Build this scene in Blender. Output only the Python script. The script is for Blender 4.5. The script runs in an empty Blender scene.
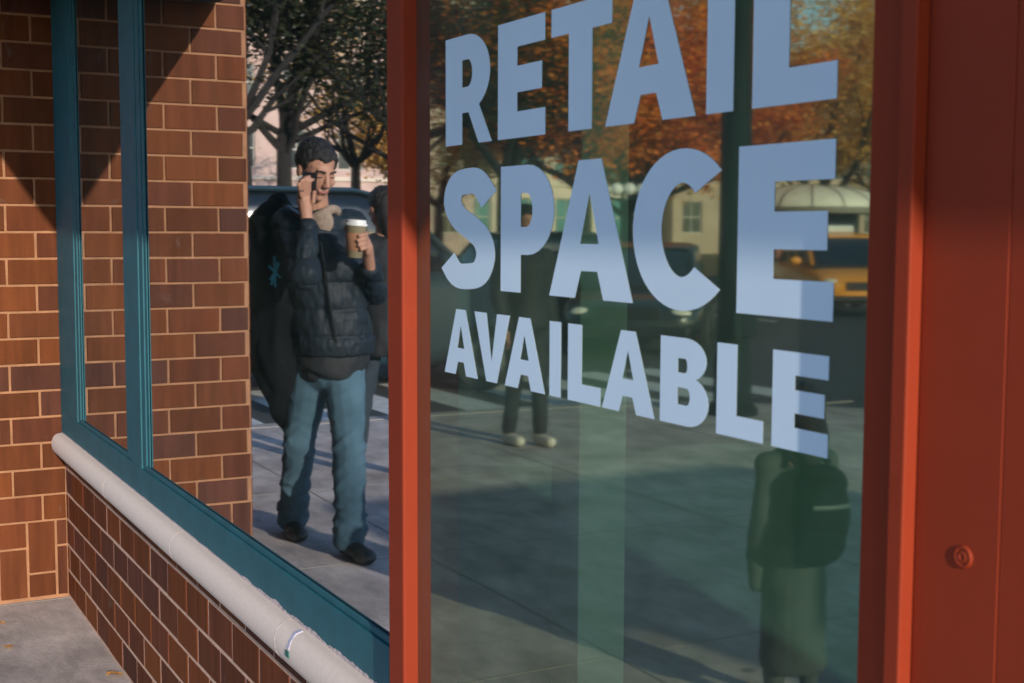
import bpy, bmesh, math, random
from mathutils import Vector, Matrix, noise
random.seed(7)
PI = math.pi
S = bpy.context.scene
C = S.collection
V = Vector
R = math.radians

# ------------------------------------------------------------------ helpers
def tag(o, label=None, cat=None, group=None, kind=None):
    if label: o['label'] = label
    if cat: o['category'] = cat
    if group: o['group'] = group
    if kind: o['kind'] = kind
    return o

def thing(name, label, cat, loc=(0, 0, 0), rotz=0, group=None):
    o = bpy.data.objects.new(name, None); C.objects.link(o)
    o.location = loc; o.rotation_euler = (0, 0, rotz); o.empty_display_size = .1
    return tag(o, label, cat, group)

def obj(name, bm, mat, parent=None, smooth=False, recalc=True):
    if recalc: bmesh.ops.recalc_face_normals(bm, faces=bm.faces)
    me = bpy.data.meshes.new(name); bm.to_mesh(me); bm.free()
    if isinstance(mat, (list, tuple)):
        for m in mat: me.materials.append(m)
    else: me.materials.append(mat)
    o = bpy.data.objects.new(name, me); C.objects.link(o)
    if smooth:
        me.shade_smooth(); me.set_sharp_from_angle(angle=R(42))
    if parent:
        o.parent = parent
        # meshes are written in world coordinates when the parent says so
        if parent.get('_w'): o.location = -V(parent.location)
    return o

def dup(root, loc=None, rotz=None, label=None, group=None, scale=None):
    def cp(o, par):
        c = o.copy(); C.objects.link(c)
        if par: c.parent = par
        for ch in list(o.children): cp(ch, c)
        return c
    r = cp(root, None)
    if loc is not None: r.location = loc
    if rotz is not None: r.rotation_euler = (0, 0, rotz)
    if scale is not None: r.scale = (scale,)*3
    if label: r['label'] = label
    if group: r['group'] = group
    return r

def box(bm, x0, x1, y0, y1, z0, z1, M=None, bev=0):
    vs = [V((x, y, z)) for z in (z0, z1) for y in (y0, y1) for x in (x0, x1)]
    if M: vs = [M @ v for v in vs]
    v = [bm.verts.new(p) for p in vs]
    fs = [bm.faces.new([v[i] for i in q]) for q in ((0,2,3,1),(4,5,7,6),(0,1,5,4),(2,6,7,3),(0,4,6,2),(1,3,7,5))]
    if bev:
        es = set(e for f in fs for e in f.edges)
        bmesh.ops.bevel(bm, geom=list(es), offset=bev, segments=2, affect='EDGES', profile=.5)
    return v

def basis(d):
    d = V(d).normalized()
    a = V((0, 0, 1)) if abs(d.z) < .9 else V((1, 0, 0))
    s = d.cross(a).normalized(); return s, s.cross(d).normalized(), d

def tube(bm, pts, rs, seg=10, cap=True):
    pts = [V(p) for p in pts]; rings = []
    pu = None
    for i, p in enumerate(pts):
        d = (pts[min(i+1, len(pts)-1)] - pts[max(i-1, 0)]).normalized()
        if pu is None: s, u, _ = basis(d)
        else:
            u = (pu - d*pu.dot(d)).normalized(); s = d.cross(u).normalized()
        pu = u
        rings.append([bm.verts.new(p + (s*math.cos(2*PI*k/seg) + u*math.sin(2*PI*k/seg))*rs[i]) for k in range(seg)])
    for a, b in zip(rings, rings[1:]):
        for k in range(seg): bm.faces.new((a[k], a[(k+1) % seg], b[(k+1) % seg], b[k]))
    if cap:
        bm.faces.new(rings[0][::-1]); bm.faces.new(rings[-1])

def capsule(bm, p0, p1, r0, r1=None, seg=12):
    if r1 is None: r1 = r0
    p0, p1 = V(p0), V(p1); d = p1 - p0
    if d.length < 1e-5: d = V((0, 0, 1e-4))
    d.normalize(); pts = []; rs = []
    for a in (80, 60, 40, 20): pts.append(p0 - d*r0*math.sin(R(a))); rs.append(r0*math.cos(R(a)))
    pts.append(p0); rs.append(r0); pts.append(p1); rs.append(r1)
    for a in (20, 40, 60, 80): pts.append(p1 + d*r1*math.sin(R(a))); rs.append(r1*math.cos(R(a)))
    tube(bm, pts, rs, seg)

def ell(bm, c, r, axes=None, seg=16, M=None):
    """ellipsoid; axes = (s,f,u) vectors"""
    if axes is None: axes = (V((1,0,0)), V((0,1,0)), V((0,0,1)))
    m = bmesh.ops.create_uvsphere(bm, u_segments=seg, v_segments=seg//2+2, radius=1)
    for v in m['verts']:
        v.co = V(c) + axes[0]*v.co.x*r[0] + axes[1]*v.co.y*r[1] + axes[2]*v.co.z*r[2]
    return m['verts']

def lathe(bm, prof, c=(0,0,0), seg=24, ax=None):
    c = V(c); s, u, d = (V((1,0,0)), V((0,1,0)), V((0,0,1))) if ax is None else basis(ax)
    rings = []
    for r, z in prof:
        rings.append([bm.verts.new(c + d*z + (s*math.cos(2*PI*k/seg)+u*math.sin(2*PI*k/seg))*max(r, 1e-4)) for k in range(seg)])
    for a, b in zip(rings, rings[1:]):
        for k in range(seg): bm.faces.new((a[k], a[(k+1)%seg], b[(k+1)%seg], b[k]))
    bm.faces.new(rings[0][::-1]); bm.faces.new(rings[-1])

def prism(bm, poly, fn, t0, t1):
    """poly = 2-D outline, fn(u,v,t) -> point"""
    a = [bm.verts.new(fn(u, v, t0)) for u, v in poly]; b = [bm.verts.new(fn(u, v, t1)) for u, v in poly]
    n = len(poly)
    bm.faces.new(a[::-1]); bm.faces.new(b)
    for i in range(n): bm.faces.new((a[i], a[(i+1)%n], b[(i+1)%n], b[i]))

# ------------------------------------------------------------------ materials
def mat(name, col, rough=.6, var=.12, scale=8, metal=0, bump=0, bscale=60, spec=.5, attr=None, col2=None, coat=0):
    m = bpy.data.materials.new(name); m.use_nodes = True
    nt = m.node_tree; N = nt.nodes; L = nt.links
    b = N['Principled BSDF']
    b.inputs['Roughness'].default_value = rough; b.inputs['Metallic'].default_value = metal
    b.inputs['Specular IOR Level'].default_value = spec; b.inputs['Coat Weight'].default_value = coat
    tc = N.new('ShaderNodeTexCoord'); n = N.new('ShaderNodeTexNoise'); n.inputs['Scale'].default_value = scale
    n.inputs['Detail'].default_value = 6; L.new(tc.outputs['Object'], n.inputs['Vector'])
    mr = N.new('ShaderNodeMapRange'); L.new(n.outputs['Fac'], mr.inputs['Value'])
    mr.inputs['From Min'].default_value = .3; mr.inputs['From Max'].default_value = .7
    mr.inputs['To Min'].default_value = 1-var; mr.inputs['To Max'].default_value = 1+var
    mix = N.new('ShaderNodeMix'); mix.data_type = 'RGBA'; mix.blend_type = 'MULTIPLY'; mix.inputs['Factor'].default_value = 1
    if attr:
        at = N.new('ShaderNodeAttribute'); at.attribute_name = attr; L.new(at.outputs['Color'], mix.inputs[6])
    elif col2:
        m2 = N.new('ShaderNodeMix'); m2.data_type = 'RGBA'; L.new(n.outputs['Fac'], m2.inputs['Factor'])
        m2.inputs[6].default_value = (*col, 1); m2.inputs[7].default_value = (*col2, 1); L.new(m2.outputs[2], mix.inputs[6])
    else: mix.inputs[6].default_value = (*col, 1)
    L.new(mr.outputs[0], mix.inputs[7]); L.new(mix.outputs[2], b.inputs['Base Color'])
    if bump:
        n2 = N.new('ShaderNodeTexNoise'); n2.inputs['Scale'].default_value = bscale; n2.inputs['Detail'].default_value = 5
        L.new(tc.outputs['Object'], n2.inputs['Vector'])
        bp = N.new('ShaderNodeBump'); bp.inputs['Strength'].default_value = bump; bp.inputs['Distance'].default_value = .01
        L.new(n2.outputs['Fac'], bp.inputs['Height']); L.new(bp.outputs[0], b.inputs['Normal'])
    return m

def brick_mat(name):
    """glazed brick: per-brick colour attribute, streaks, white scuffs"""
    m = bpy.data.materials.new(name); m.use_nodes = True
    nt = m.node_tree; N = nt.nodes; L = nt.links; b = N['Principled BSDF']
    b.inputs['Roughness'].default_value = .7; b.inputs['Specular IOR Level'].default_value = .12
    tc = N.new('ShaderNodeTexCoord')
    at = N.new('ShaderNodeAttribute'); at.attribute_name = 'tone'
    mp = N.new('ShaderNodeMapping'); mp.inputs['Scale'].default_value = (30, 30, 3); L.new(tc.outputs['Object'], mp.inputs[0])
    n = N.new('ShaderNodeTexNoise'); n.inputs['Scale'].default_value = 1; n.inputs['Detail'].default_value = 4; L.new(mp.outputs[0], n.inputs['Vector'])
    mr = N.new('ShaderNodeMapRange'); mr.inputs['From Min'].default_value = .3; mr.inputs['From Max'].default_value = .7
    mr.inputs['To Min'].default_value = .8; mr.inputs['To Max'].default_value = 1.22; L.new(n.outputs['Fac'], mr.inputs['Value'])
    mx = N.new('ShaderNodeMix'); mx.data_type = 'RGBA'; mx.blend_type = 'MULTIPLY'; mx.inputs['Factor'].default_value = 1
    L.new(at.outputs['Color'], mx.inputs[6]); L.new(mr.outputs[0], mx.inputs[7])
    n2 = N.new('ShaderNodeTexNoise'); n2.inputs['Scale'].default_value = 7; n2.inputs['Detail'].default_value = 8; n2.inputs['Distortion'].default_value = 1.2
    L.new(tc.outputs['Object'], n2.inputs['Vector'])
    r2 = N.new('ShaderNodeMapRange'); r2.inputs['From Min'].default_value = .66; r2.inputs['From Max'].default_value = .80
    r2.inputs['To Max'].default_value = .5; L.new(n2.outputs['Fac'], r2.inputs['Value'])
    m2 = N.new('ShaderNodeMix'); m2.data_type = 'RGBA'; L.new(r2.outputs[0], m2.inputs['Factor'])
    L.new(mx.outputs[2], m2.inputs[6]); m2.inputs[7].default_value = (.16, .13, .125, 1)
    L.new(m2.outputs[2], b.inputs['Base Color'])
    n3 = N.new('ShaderNodeTexNoise'); n3.inputs['Scale'].default_value = 120; n3.inputs['Detail'].default_value = 4; L.new(tc.outputs['Object'], n3.inputs['Vector'])
    bp = N.new('ShaderNodeBump'); bp.inputs['Strength'].default_value = .25; bp.inputs['Distance'].default_value = .004
    L.new(n3.outputs['Fac'], bp.inputs['Height']); L.new(bp.outputs[0], b.inputs['Normal'])
    return m

def glass_mat(name, tint, fac=None, ior=2.0, gcol=(1,1,1), rough=0.0, mul=1, dust=0):
    m = bpy.data.materials.new(name); m.use_nodes = True
    nt = m.node_tree; N = nt.nodes; L = nt.links; N.clear()
    out = N.new('ShaderNodeOutputMaterial'); t = N.new('ShaderNodeBsdfTransparent'); t.inputs[0].default_value = (*tint, 1)
    g = N.new('ShaderNodeBsdfAnisotropic'); g.inputs['Color'].default_value = (*gcol, 1); g.inputs['Roughness'].default_value = rough
    mx = N.new('ShaderNodeMixShader'); L.new(t.outputs[0], mx.inputs[1]); L.new(g.outputs[0], mx.inputs[2]); 
    d = N.new('ShaderNodeBsdfDiffuse'); d.inputs[0].default_value = (.62, .74, .72, 1); md = N.new('ShaderNodeMixShader')
    tn = N.new('ShaderNodeTexNoise'); tn.inputs['Scale'].default_value = 5; tn.inputs['Detail'].default_value = 9; tn.inputs['Distortion'].default_value = .8
    tcd = N.new('ShaderNodeTexCoord'); L.new(tcd.outputs['Object'], tn.inputs['Vector'])
    dm = N.new('ShaderNodeMapRange'); dm.inputs['From Min'].default_value = .35; dm.inputs['From Max'].default_value = .7; dm.inputs['To Min'].default_value = dust*.6; dm.inputs['To Max'].default_value = dust*1.6
    L.new(tn.outputs['Fac'], dm.inputs['Value']); L.new(dm.outputs[0], md.inputs[0]); L.new(mx.outputs[0], md.inputs[1]); L.new(d.outputs[0], md.inputs[2]); L.new(md.outputs[0], out.inputs[0])
    if fac is not None: mx.inputs[0].default_value = fac
    else:
        f = N.new('ShaderNodeFresnel'); f.inputs['IOR'].default_value = ior
        mm = N.new('ShaderNodeMath'); mm.operation = 'MULTIPLY'; mm.inputs[1].default_value = mul; mm.use_clamp = True
        L.new(f.outputs[0], mm.inputs[0]); L.new(mm.outputs[0], mx.inputs[0])
    # faint waviness of old float glass
    tc = N.new('ShaderNodeTexCoord'); n = N.new('ShaderNodeTexNoise'); n.inputs['Scale'].default_value = 1.6; n.inputs['Detail'].default_value = 1
    L.new(tc.outputs['Object'], n.inputs['Vector'])
    bp = N.new('ShaderNodeBump'); bp.inputs['Strength'].default_value = .05; bp.inputs['Distance'].default_value = .01
    L.new(n.outputs['Fac'], bp.inputs['Height']); L.new(bp.outputs[0], g.inputs['Normal'])
    return m

def clear_mat(name, tint):
    m = bpy.data.materials.new(name); m.use_nodes = True; N = m.node_tree.nodes; N.clear()
    o = N.new('ShaderNodeOutputMaterial'); t = N.new('ShaderNodeBsdfTransparent'); t.inputs[0].default_value = (*tint, 1)
    m.node_tree.links.new(t.outputs[0], o.inputs[0]); return m

M = {}
M['brick'] = brick_mat('brick')
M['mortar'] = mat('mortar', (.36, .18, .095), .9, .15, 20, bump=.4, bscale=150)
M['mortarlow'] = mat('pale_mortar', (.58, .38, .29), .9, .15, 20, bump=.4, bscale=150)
M['teal'] = mat('teal_paint', (.018, .115, .15), .55, .12, 12, bump=.08, bscale=200, spec=.3)
M['red'] = mat('red_paint', (.27, .036, .013), .6, .08, 5, bump=.10, bscale=520, spec=.2)
M['sill'] = mat('sill_concrete', (.76, .65, .59), .85, .05, 110, bump=.04, bscale=300, spec=.2)
M['caulk'] = mat('caulk', (.50, .42, .43), .9, .15, 30, bump=.6, bscale=90)
M['vinyl'] = mat('vinyl_film', (.64, .82, 1.0), .5, .04, 3)
M['paneL'] = glass_mat('mirrored_glass', (.35, .42, .45), fac=.76, gcol=(.86, .92, 1.0), rough=.018, dust=.012)
M['paneR'] = glass_mat('tinted_glass', (.55, .68, .62), ior=4.2, gcol=(.78, .97, .76), rough=.026, dust=.04)
M['clear'] = clear_mat('glass_edge', (.8, .9, .87))
M['concrete'] = mat('pavement', (.52, .46, .43), .9, .26, 2.6, bump=.35, bscale=90)
def stain(m):
    nt = m.node_tree; N = nt.nodes; L = nt.links; b = N['Principled BSDF']; src = b.inputs['Base Color'].links[0].from_socket
    tc = N.new('ShaderNodeTexCoord'); mp = N.new('ShaderNodeMapping'); mp.inputs['Scale'].default_value = (3.2, 1.3, 1); mp.inputs['Rotation'].default_value = (0, 0, .9); L.new(tc.outputs['Object'], mp.inputs[0])
    n = N.new('ShaderNodeTexNoise'); n.inputs['Scale'].default_value = 2.2; n.inputs['Detail'].default_value = 12; n.inputs['Roughness'].default_value = .78; n.inputs['Distortion'].default_value = .25; L.new(mp.outputs[0], n.inputs['Vector'])
    a = N.new('ShaderNodeMapRange'); a.inputs['From Min'].default_value = .40; a.inputs['From Max'].default_value = .62; a.inputs['To Min'].default_value = .68; a.inputs['To Max'].default_value = 1.08; L.new(n.outputs['Fac'], a.inputs['Value'])
    v = N.new('ShaderNodeTexVoronoi'); v.inputs['Scale'].default_value = 2.3; L.new(tc.outputs['Object'], v.inputs['Vector'])
    g = N.new('ShaderNodeMapRange'); g.inputs['From Min'].default_value = .045; g.inputs['From Max'].default_value = .07; g.inputs['To Min'].default_value = .45; L.new(v.outputs['Distance'], g.inputs['Value'])
    m1 = N.new('ShaderNodeMath'); m1.operation = 'MULTIPLY'; L.new(a.outputs[0], m1.inputs[0]); L.new(g.outputs[0], m1.inputs[1])
    mx = N.new('ShaderNodeMix'); mx.data_type = 'RGBA'; mx.blend_type = 'MULTIPLY'; mx.inputs['Factor'].default_value = 1; L.new(src, mx.inputs[6]); L.new(m1.outputs[0], mx.inputs[7]); L.new(mx.outputs[2], b.inputs['Base Color'])
stain(M['concrete'])
M['asphalt'] = mat('asphalt', (.045, .048, .05), .9, .2, 1.5, bump=.5, bscale=120)
M['kerb'] = mat('kerb_stone', (.36, .33, .31), .85, .15, 6, bump=.3, bscale=80)
M['paint'] = mat('road_paint', (.6, .6, .58), .8, .2, 10)
M['park'] = mat('park_ground', (.10, .085, .04), .95, .3, 1.2, col2=(.17, .09, .03), bump=.6, bscale=20)
M['interior'] = mat('interior_wall', (.13, .26, .24), .9, .1, 3)
M['intfloor'] = mat('interior_floor', (.07, .20, .15), .7, .1, 3)
M['column'] = mat('interior_column', (.50, .80, .52), .8, .05, 3)
M['skin'] = mat('skin', (.44, .23, .155), .55, .10, 20, spec=.4)
M['lip'] = mat('lips', (.30, .11, .09), .5)
M['hair'] = mat('hair', (.010, .008, .008), .45, .3, 90, bump=.8, bscale=160)
M['jacket'] = mat('puffer_nylon', (.009, .016, .024), .6, .25, 14, bump=.5, bscale=28, spec=.3)
M['blackcloth'] = mat('black_cloth', (.010, .012, .015), .75, .2, 18, bump=.5, bscale=30)
M['jeans'] = mat('blue_denim', (.028, .070, .105), .9, .3, 3, bump=.25, bscale=90, spec=.2, col2=(.085, .155, .20))
M['darkjeans'] = mat('dark_denim', (.025, .04, .055), .85, .2, 9, bump=.5, bscale=25)
M['shoe'] = mat('black_leather', (.012, .012, .014), .45)
M['whiteshoe'] = mat('pale_canvas', (.7, .62, .55), .8)
M['metal'] = mat('metal', (.5, .5, .5), .3, metal=1)
M['black'] = mat('black_plastic', (.01, .01, .012), .35)
M['cup'] = mat('cup_paper', (.20, .16, .09), .7)
M['sleeve'] = mat('cup_sleeve', (.36, .17, .09), .85)
M['white'] = mat('white_plastic', (.78, .78, .76), .4)
M['logo'] = mat('blue_print', (.06, .50, .66), .6)
M['carglass'] = mat('car_glass', (.01, .014, .018), .08, spec=.8)
M['carblue'] = mat('blue_car_paint', (.022, .055, .08), .65, .04)
M['cardark'] = mat('dark_car_paint', (.012, .02, .024), .28, .04, coat=.6)
M['taxi'] = mat('orange_yellow_paint', (.92, .33, .015), .35, .04, coat=.4)
M['tyre'] = mat('rubber', (.02, .02, .02), .85)
M['chrome'] = mat('wheel_metal', (.12, .12, .12), .55)
M['lamp'] = mat('lamp_glass', (.75, .72, .6), .15)
M['redlens'] = mat('red_lens', (.5, .02, .02), .2)
M['pole'] = mat('green_pole', (.008, .022, .021), .8, .15, 10, spec=.2)
M['globe'] = mat('opal_globe', (.85, .83, .80), .35, .02)
M['bark'] = mat('bark', (.016, .014, .013), .95, .35, 12, bump=1, bscale=30)
M['leafattr'] = mat('leaves', (1, 1, 1), .7, .1, 3, attr='tone', spec=.25)
_n = M['leafattr'].node_tree; _p = _n.nodes['Principled BSDF']; _t = _n.nodes.new('ShaderNodeBsdfTranslucent'); _m = _n.nodes.new('ShaderNodeMixShader')
_n.links.new(_p.inputs['Base Color'].links[0].from_socket, _t.inputs['Color']); _m.inputs[0].default_value = .45
_n.links.new(_p.outputs[0], _m.inputs[1]); _n.links.new(_t.outputs[0], _m.inputs[2]); _n.links.new(_m.outputs[0], _n.nodes['Material Output'].inputs[0])
M['pinkbrick'] = mat('rose_brick_wall', (.62, .44, .37), .9, .15, .8)
M['limestone'] = mat('limestone_wall', (.74, .62, .50), .9, .12, .6)
M['tan'] = mat('tan_wall', (.48, .36, .26), .9, .12, .6)
M['darkglass'] = mat('window_glass', (.03, .045, .05), .12, .3, .5, spec=.8)
M['tealglass'] = mat('teal_glazing', (.06, .25, .26), .2, .3, .7, spec=.8)
M['frame'] = mat('window_frame_paint', (.55, .5, .42), .6)
M['canopy'] = mat('canopy_fabric', (.88, .82, .70), .7, .1, 4)
M['rib'] = mat('canopy_rib', (.22, .19, .14), .6)
M['poster'] = mat('poster', (.45, .18, .14), .6, .3, 4)
M['fallen'] = mat('dry_leaf', (.50, .25, .07), .8, .2, 40)
M['plaid'] = mat('scarf_wool', (.52, .40, .30), .9, .5, 60, col2=(.10, .07, .06))
M['stripe'] = mat('reflective_stripe', (.07, .10, .095), .5)
M['bagdark'] = mat('bag_nylon', (.003, .0035, .005), .9, .3, 14, bump=.4, bscale=22, spec=.15)
M['soffit'] = mat('soffit_paint', (.05, .06, .065), .8)
M['childcoat'] = mat('child_coat', (.045, .06, .058), .85)

# ------------------------------------------------------------------ camera (solved from the photograph's vanishing points)
D, H = .8654, 1.45
yaw, pitch, roll, F = R(28.0818), R(4.8889), R(.20675), 1321.5
fw = V((math.sin(yaw)*math.cos(pitch), math.cos(yaw)*math.cos(pitch), -math.sin(pitch)))
rt = V((math.cos(yaw), -math.sin(yaw), 0)); up = rt.cross(fw)
c_, s_ = math.cos(roll), math.sin(roll)
rt2 = rt*c_ + up*s_; up2 = up*c_ - rt*s_
cam = bpy.data.objects.new('camera', bpy.data.cameras.new('camera')); C.objects.link(cam)
cam.matrix_world = Matrix(((rt2.x, up2.x, -fw.x, -D), (rt2.y, up2.y, -fw.y, 0), (rt2.z, up2.z, -fw.z, H), (0, 0, 0, 1)))
cam.data.sensor_width = 36; cam.data.lens = F/1024*36
cam.data.clip_start = .05; cam.data.clip_end = 2000
cam.data.dof.use_dof = True; cam.data.dof.focus_distance = 3.0; cam.data.dof.aperture_fstop = 11
S.camera = cam

def ray(px, py): return rt2*((px-512)/F) - up2*((py-341.5)/F) + fw
def onB(px, py, x=0):
    d = ray(px, py); return V((-D, 0, H)) + d*((x+D)/d.x)
GX = -.002
def P(px, py, y):
    """surveying aid: the street point at depth y whose mirror image in the shop glass the photo shows at px, py"""
    d = ray(px, py); q = V((-D, 0, H)) + d*(y/d.y); return V((2*GX-q.x, q.y, q.z))

# ------------------------------------------------------------------ light
SD = V((.19, 1, -.285)).normalized()
sun = bpy.data.objects.new('sun', bpy.data.lights.new('sun', 'SUN')); C.objects.link(sun)
sun.data.energy = 3.15; sun.data.angle = R(.5); sun.data.color = (1, .86, .70)
sun.rotation_euler = (-SD).to_track_quat('Z', 'Y').to_euler()
W = bpy.data.worlds.new('World'); S.world = W; W.use_nodes = True
nt = W.node_tree; sky = nt.nodes.new('ShaderNodeTexSky'); sky.sky_type = 'NISHITA'; sky.sun_disc = False
sky.sun_elevation = math.asin(-SD.z); sky.sun_rotation = math.atan2(-SD.x, -SD.y)
sky.air_density = 1; sky.dust_density = .4; sky.ozone_density = 2.6
bg = nt.nodes['Background']; bg.inputs['Strength'].default_value = .15
nt.links.new(sky.outputs[0], bg.inputs['Color'])
S.view_settings.view_transform = 'Standard'; S.view_settings.look = 'None'; S.view_settings.exposure = .62
S.render.engine = 'CYCLES'; S.cycles.max_bounces = 8; S.cycles.transparent_max_bounces = 16
S.cycles.caustics_reflective = False; S.cycles.caustics_refractive = False

# ------------------------------------------------------------------ setting: ground
def struct(name, bm, m, **k):
    o = obj(name, bm, m, **k); o['kind'] = 'structure'; return o
bm = bmesh.new(); box(bm, -400, 400, -400, 400, -.4, -.13); struct('road', bm, M['asphalt'])
# pavement with a rounded corner at the crossing
bm = bmesh.new(); bmk = bmesh.new()
KX, KY, KR = -7.2, 9.4, 3.0
out = [(8, KY)]
for k in range(13):
    a = R(90+90*k/12); out.append((KX+KR+KR*math.cos(a), KY-KR+KR*math.sin(a)))
out.append((KX, -40))
inner = [(x+(.15 if i > 0 else 0)*(1), y-(.15 if i < len(out)-1 else 0)) for i, (x, y) in enumerate(out)]
poly = inner + [(8, -40)]
prism(bm, poly, lambda u, v, t: V((u, v, t)), -.3, 0)
struct('pavement', bm, M['concrete'])
for (a, b), (c, d) in zip(zip(out, out[1:]), zip(inner, inner[1:])):
    vs = [bmk.verts.new((*p, z)) for z in (-.3, .006) for p in (a, b, d, c)]
    for q in ((4,5,6,7),(0,1,5,4),(3,2,6,7)): bmk.faces.new([vs[i] for i in q])
struct('kerb', bmk, M['kerb'])
# pavement joints
bm = bmesh.new()
for k in range(-3, 6):
    box(bm, KX+.2, 0, k*1.6+.50, k*1.6+.508, -.01, .0015)
for k in range(4):
    box(bm, -1.55-k*1.6, -1.542-k*1.6, -6, 9.2, -.01, .0022)
struct('pavement_joints', bm, mat('joint_dirt', (.30, .27, .24), .95))
bm = bmesh.new(); box(bm, -120, 60, 21.5, 120, -.3, 0.0); struct('park_ground', bm, M['park'])
bm = bmesh.new(); box(bm, -120, 60, 21.2, 21.49, -.3, .01); struct('kerb', bm, M['kerb'])
bm = bmesh.new()
for k in range(9): box(bm, -1.6-k*.75, -1.2-k*.75, 9.75, 12.4, -.131, -.126)
struct('crosswalk_markings', bm, M['paint'])
bm = bmesh.new()
for k in range(-8, 8): box(bm, -14.0, -13.86, k*6, k*6+3, -.131, -.126)
struct('lane_markings', bm, M['paint'])

# ------------------------------------------------------------------ bricks
CH = .1017; BL = .2135; MO = .0095
TONES = [(.122,.035,.013), (.112,.033,.014), (.100,.031,.016), (.134,.040,.013), (.094,.030,.015), (.082,.030,.020), (.116,.036,.014), (.106,.032,.012)]
def bricks(fn, cells, name, parent, dark=1.0, proud=.006):
    """cells: (u0,u1,v0,v1); fn(u,v,t) -> world; t = height proud of the mortar bed"""
    bm = bmesh.new(); lay = bm.faces.layers.float_color.new('tone') if False else bm.loops.layers.float_color.new('tone')
    for (u0, u1, v0, v1) in cells:
        t = random.choice(TONES); g = random.uniform(.85, 1.15)*dark; e = .0022
        pr = proud + random.uniform(-.0012, .0012)
        j = [random.uniform(-.0012, .0012) for _ in range(4)]
        u0 += MO/2; u1 -= MO/2; v0 += MO/2; v1 -= MO/2
        a = [bm.verts.new(fn(u, v, -.004)) for u, v in ((u0, v0), (u1, v0), (u1, v1), (u0, v1))]
        b = [bm.verts.new(fn(u, v, pr-e)) for u, v in ((u0+j[0], v0), (u1, v0+j[1]), (u1+j[2], v1), (u0, v1+j[3]))]
        c = [bm.verts.new(fn(u, v, pr)) for u, v in ((u0+e, v0+e), (u1-e, v0+e), (u1-e, v1-e), (u0+e, v1-e))]
        fs = [bm.faces.new(c)]
        for p, q in ((a, b), (b, c)):
            for i in range(4): fs.append(bm.faces.new((p[i], p[(i+1)%4], q[(i+1)%4], q[i])))
        for f in fs:
            for lp in f.loops: lp[lay] = (t[0]*g, t[1]*g, t[2]*g, 1)
    return obj(name, bm, M['brick'], parent, recalc=True)

def running(u0, u1, z0, z1, joint_even, zbase=.3112):
    cells = []; k0 = math.floor((z0-zbase)/CH+.01)
    k = k0
    while zbase + k*CH < z1 - .01:
        a, b = max(zbase+k*CH, z0), min(zbase+(k+1)*CH, z1)
        off = joint_even + (BL/2 if k % 2 else 0)
        n = math.floor((u0-off)/BL)
        u = off + n*BL
        while u < u1 - .02:
            x0, x1 = max(u, u0), min(u+BL, u1)
            if x1-x0 > .03: cells.append((x0, x1, a, b))
            u += BL
        k += 1
    return cells

WA = .745; YA = 5.324
pier = thing('brick_pier', 'brown brick pier meeting the teal window at the inner corner, half in shadow', 'brick wall', (-.37, YA+.3, 0))
pier['_w'] = 1
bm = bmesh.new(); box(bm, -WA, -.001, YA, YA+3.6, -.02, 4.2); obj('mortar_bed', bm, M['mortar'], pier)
cells = running(-WA, 0, .3112, 4.2, -.09)
# irregular courses at the foot of the pier
z1, z2, z3 = .105, .208, .3112
cells += [(-.745, -.66, .01, z3), (-.66, -.555, .01, z3), (-.555, -.36, z2, z3), (-.555, -.36, .01, z2), (-.36, -.255, .01, z3),
          (-.255, -.150, z2, z3), (-.255, -.150, .01, z2), (-.150, -.044, z1, z3), (-.150, -.044, .01, z1),
          (-.044, 0, z2, z3), (-.044, 0, .01, z2)]
bricks(lambda u, v, t: V((u, YA-t, v)), cells, 'brickwork', pier)
bricks(lambda u, v, t: V((-WA-t, u, v)), running(YA, YA+3.6, .01, 4.2, YA), 'brickwork', pier)

low = thing('brick_base_wall', 'low dark brick wall with rounded pale sill running under the teal window', 'low wall', (0.1, 3.7, 0)); low['_w'] = 1
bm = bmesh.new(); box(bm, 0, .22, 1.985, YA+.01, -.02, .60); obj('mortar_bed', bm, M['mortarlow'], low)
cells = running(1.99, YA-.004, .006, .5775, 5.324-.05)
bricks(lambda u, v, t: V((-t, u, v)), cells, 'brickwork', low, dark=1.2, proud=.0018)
# bullnose sill, two stones
def sill(y0, y1):
    bm = bmesh.new(); prof = [(.05, .571), (-.026, .571)]
    for k in range(9):
        a = R(-90+180*k/8); prof.append((-.028-.027*math.cos(a), .612+.041*math.sin(a)))
    prof += [(-.012, .6545), (.05, .656)]
    n = 2
    rings = []
    for i in range(n+1):
        y = y0+(y1-y0)*i/n
        rings.append([bm.verts.new((x, y, z)) for x, z in prof])
    for a, b in zip(rings, rings[1:]):
        for k in range(len(prof)): bm.faces.new((a[k], a[(k+1)%len(prof)], b[(k+1)%len(prof)], b[k]))
    bm.faces.new(rings[0]); bm.faces.new(rings[-1][::-1])
    o = obj('sill_stone', bm, M['sill'], low, smooth=True)
    for e in o.data.polygons: pass
    return o
for yj in (2.540, 3.420, 4.300):
    bm = bmesh.new(); lathe(bm, [(.0275, -.0012), (.0275, .0012)], (-.028, yj, .612), 24, ax=(0, 1, 0))
    for v in bm.verts: v.co.z = .612+(v.co.z-.612)*1.50
    obj('sill_joint', bm, M['caulk'], low)
sill(1.99, 2.5395); sill(2.5405, 3.4195); sill(3.4205, 4.2995); sill(4.3005, 5.30)

# ------------------------------------------------------------------ teal window
tw = thing('shop_window', 'tall teal framed shop window mirroring brick and street beside the red post', 'window', (0, 3.7, .66)); tw['_w'] = 1
def bx(name, m, parent, *a, bev=.002):
    bm = bmesh.new(); box(bm, *a, bev=bev); return obj(name, bm, m, parent)
TOP = 3.1; GZ = .752
FX = -.014
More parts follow.
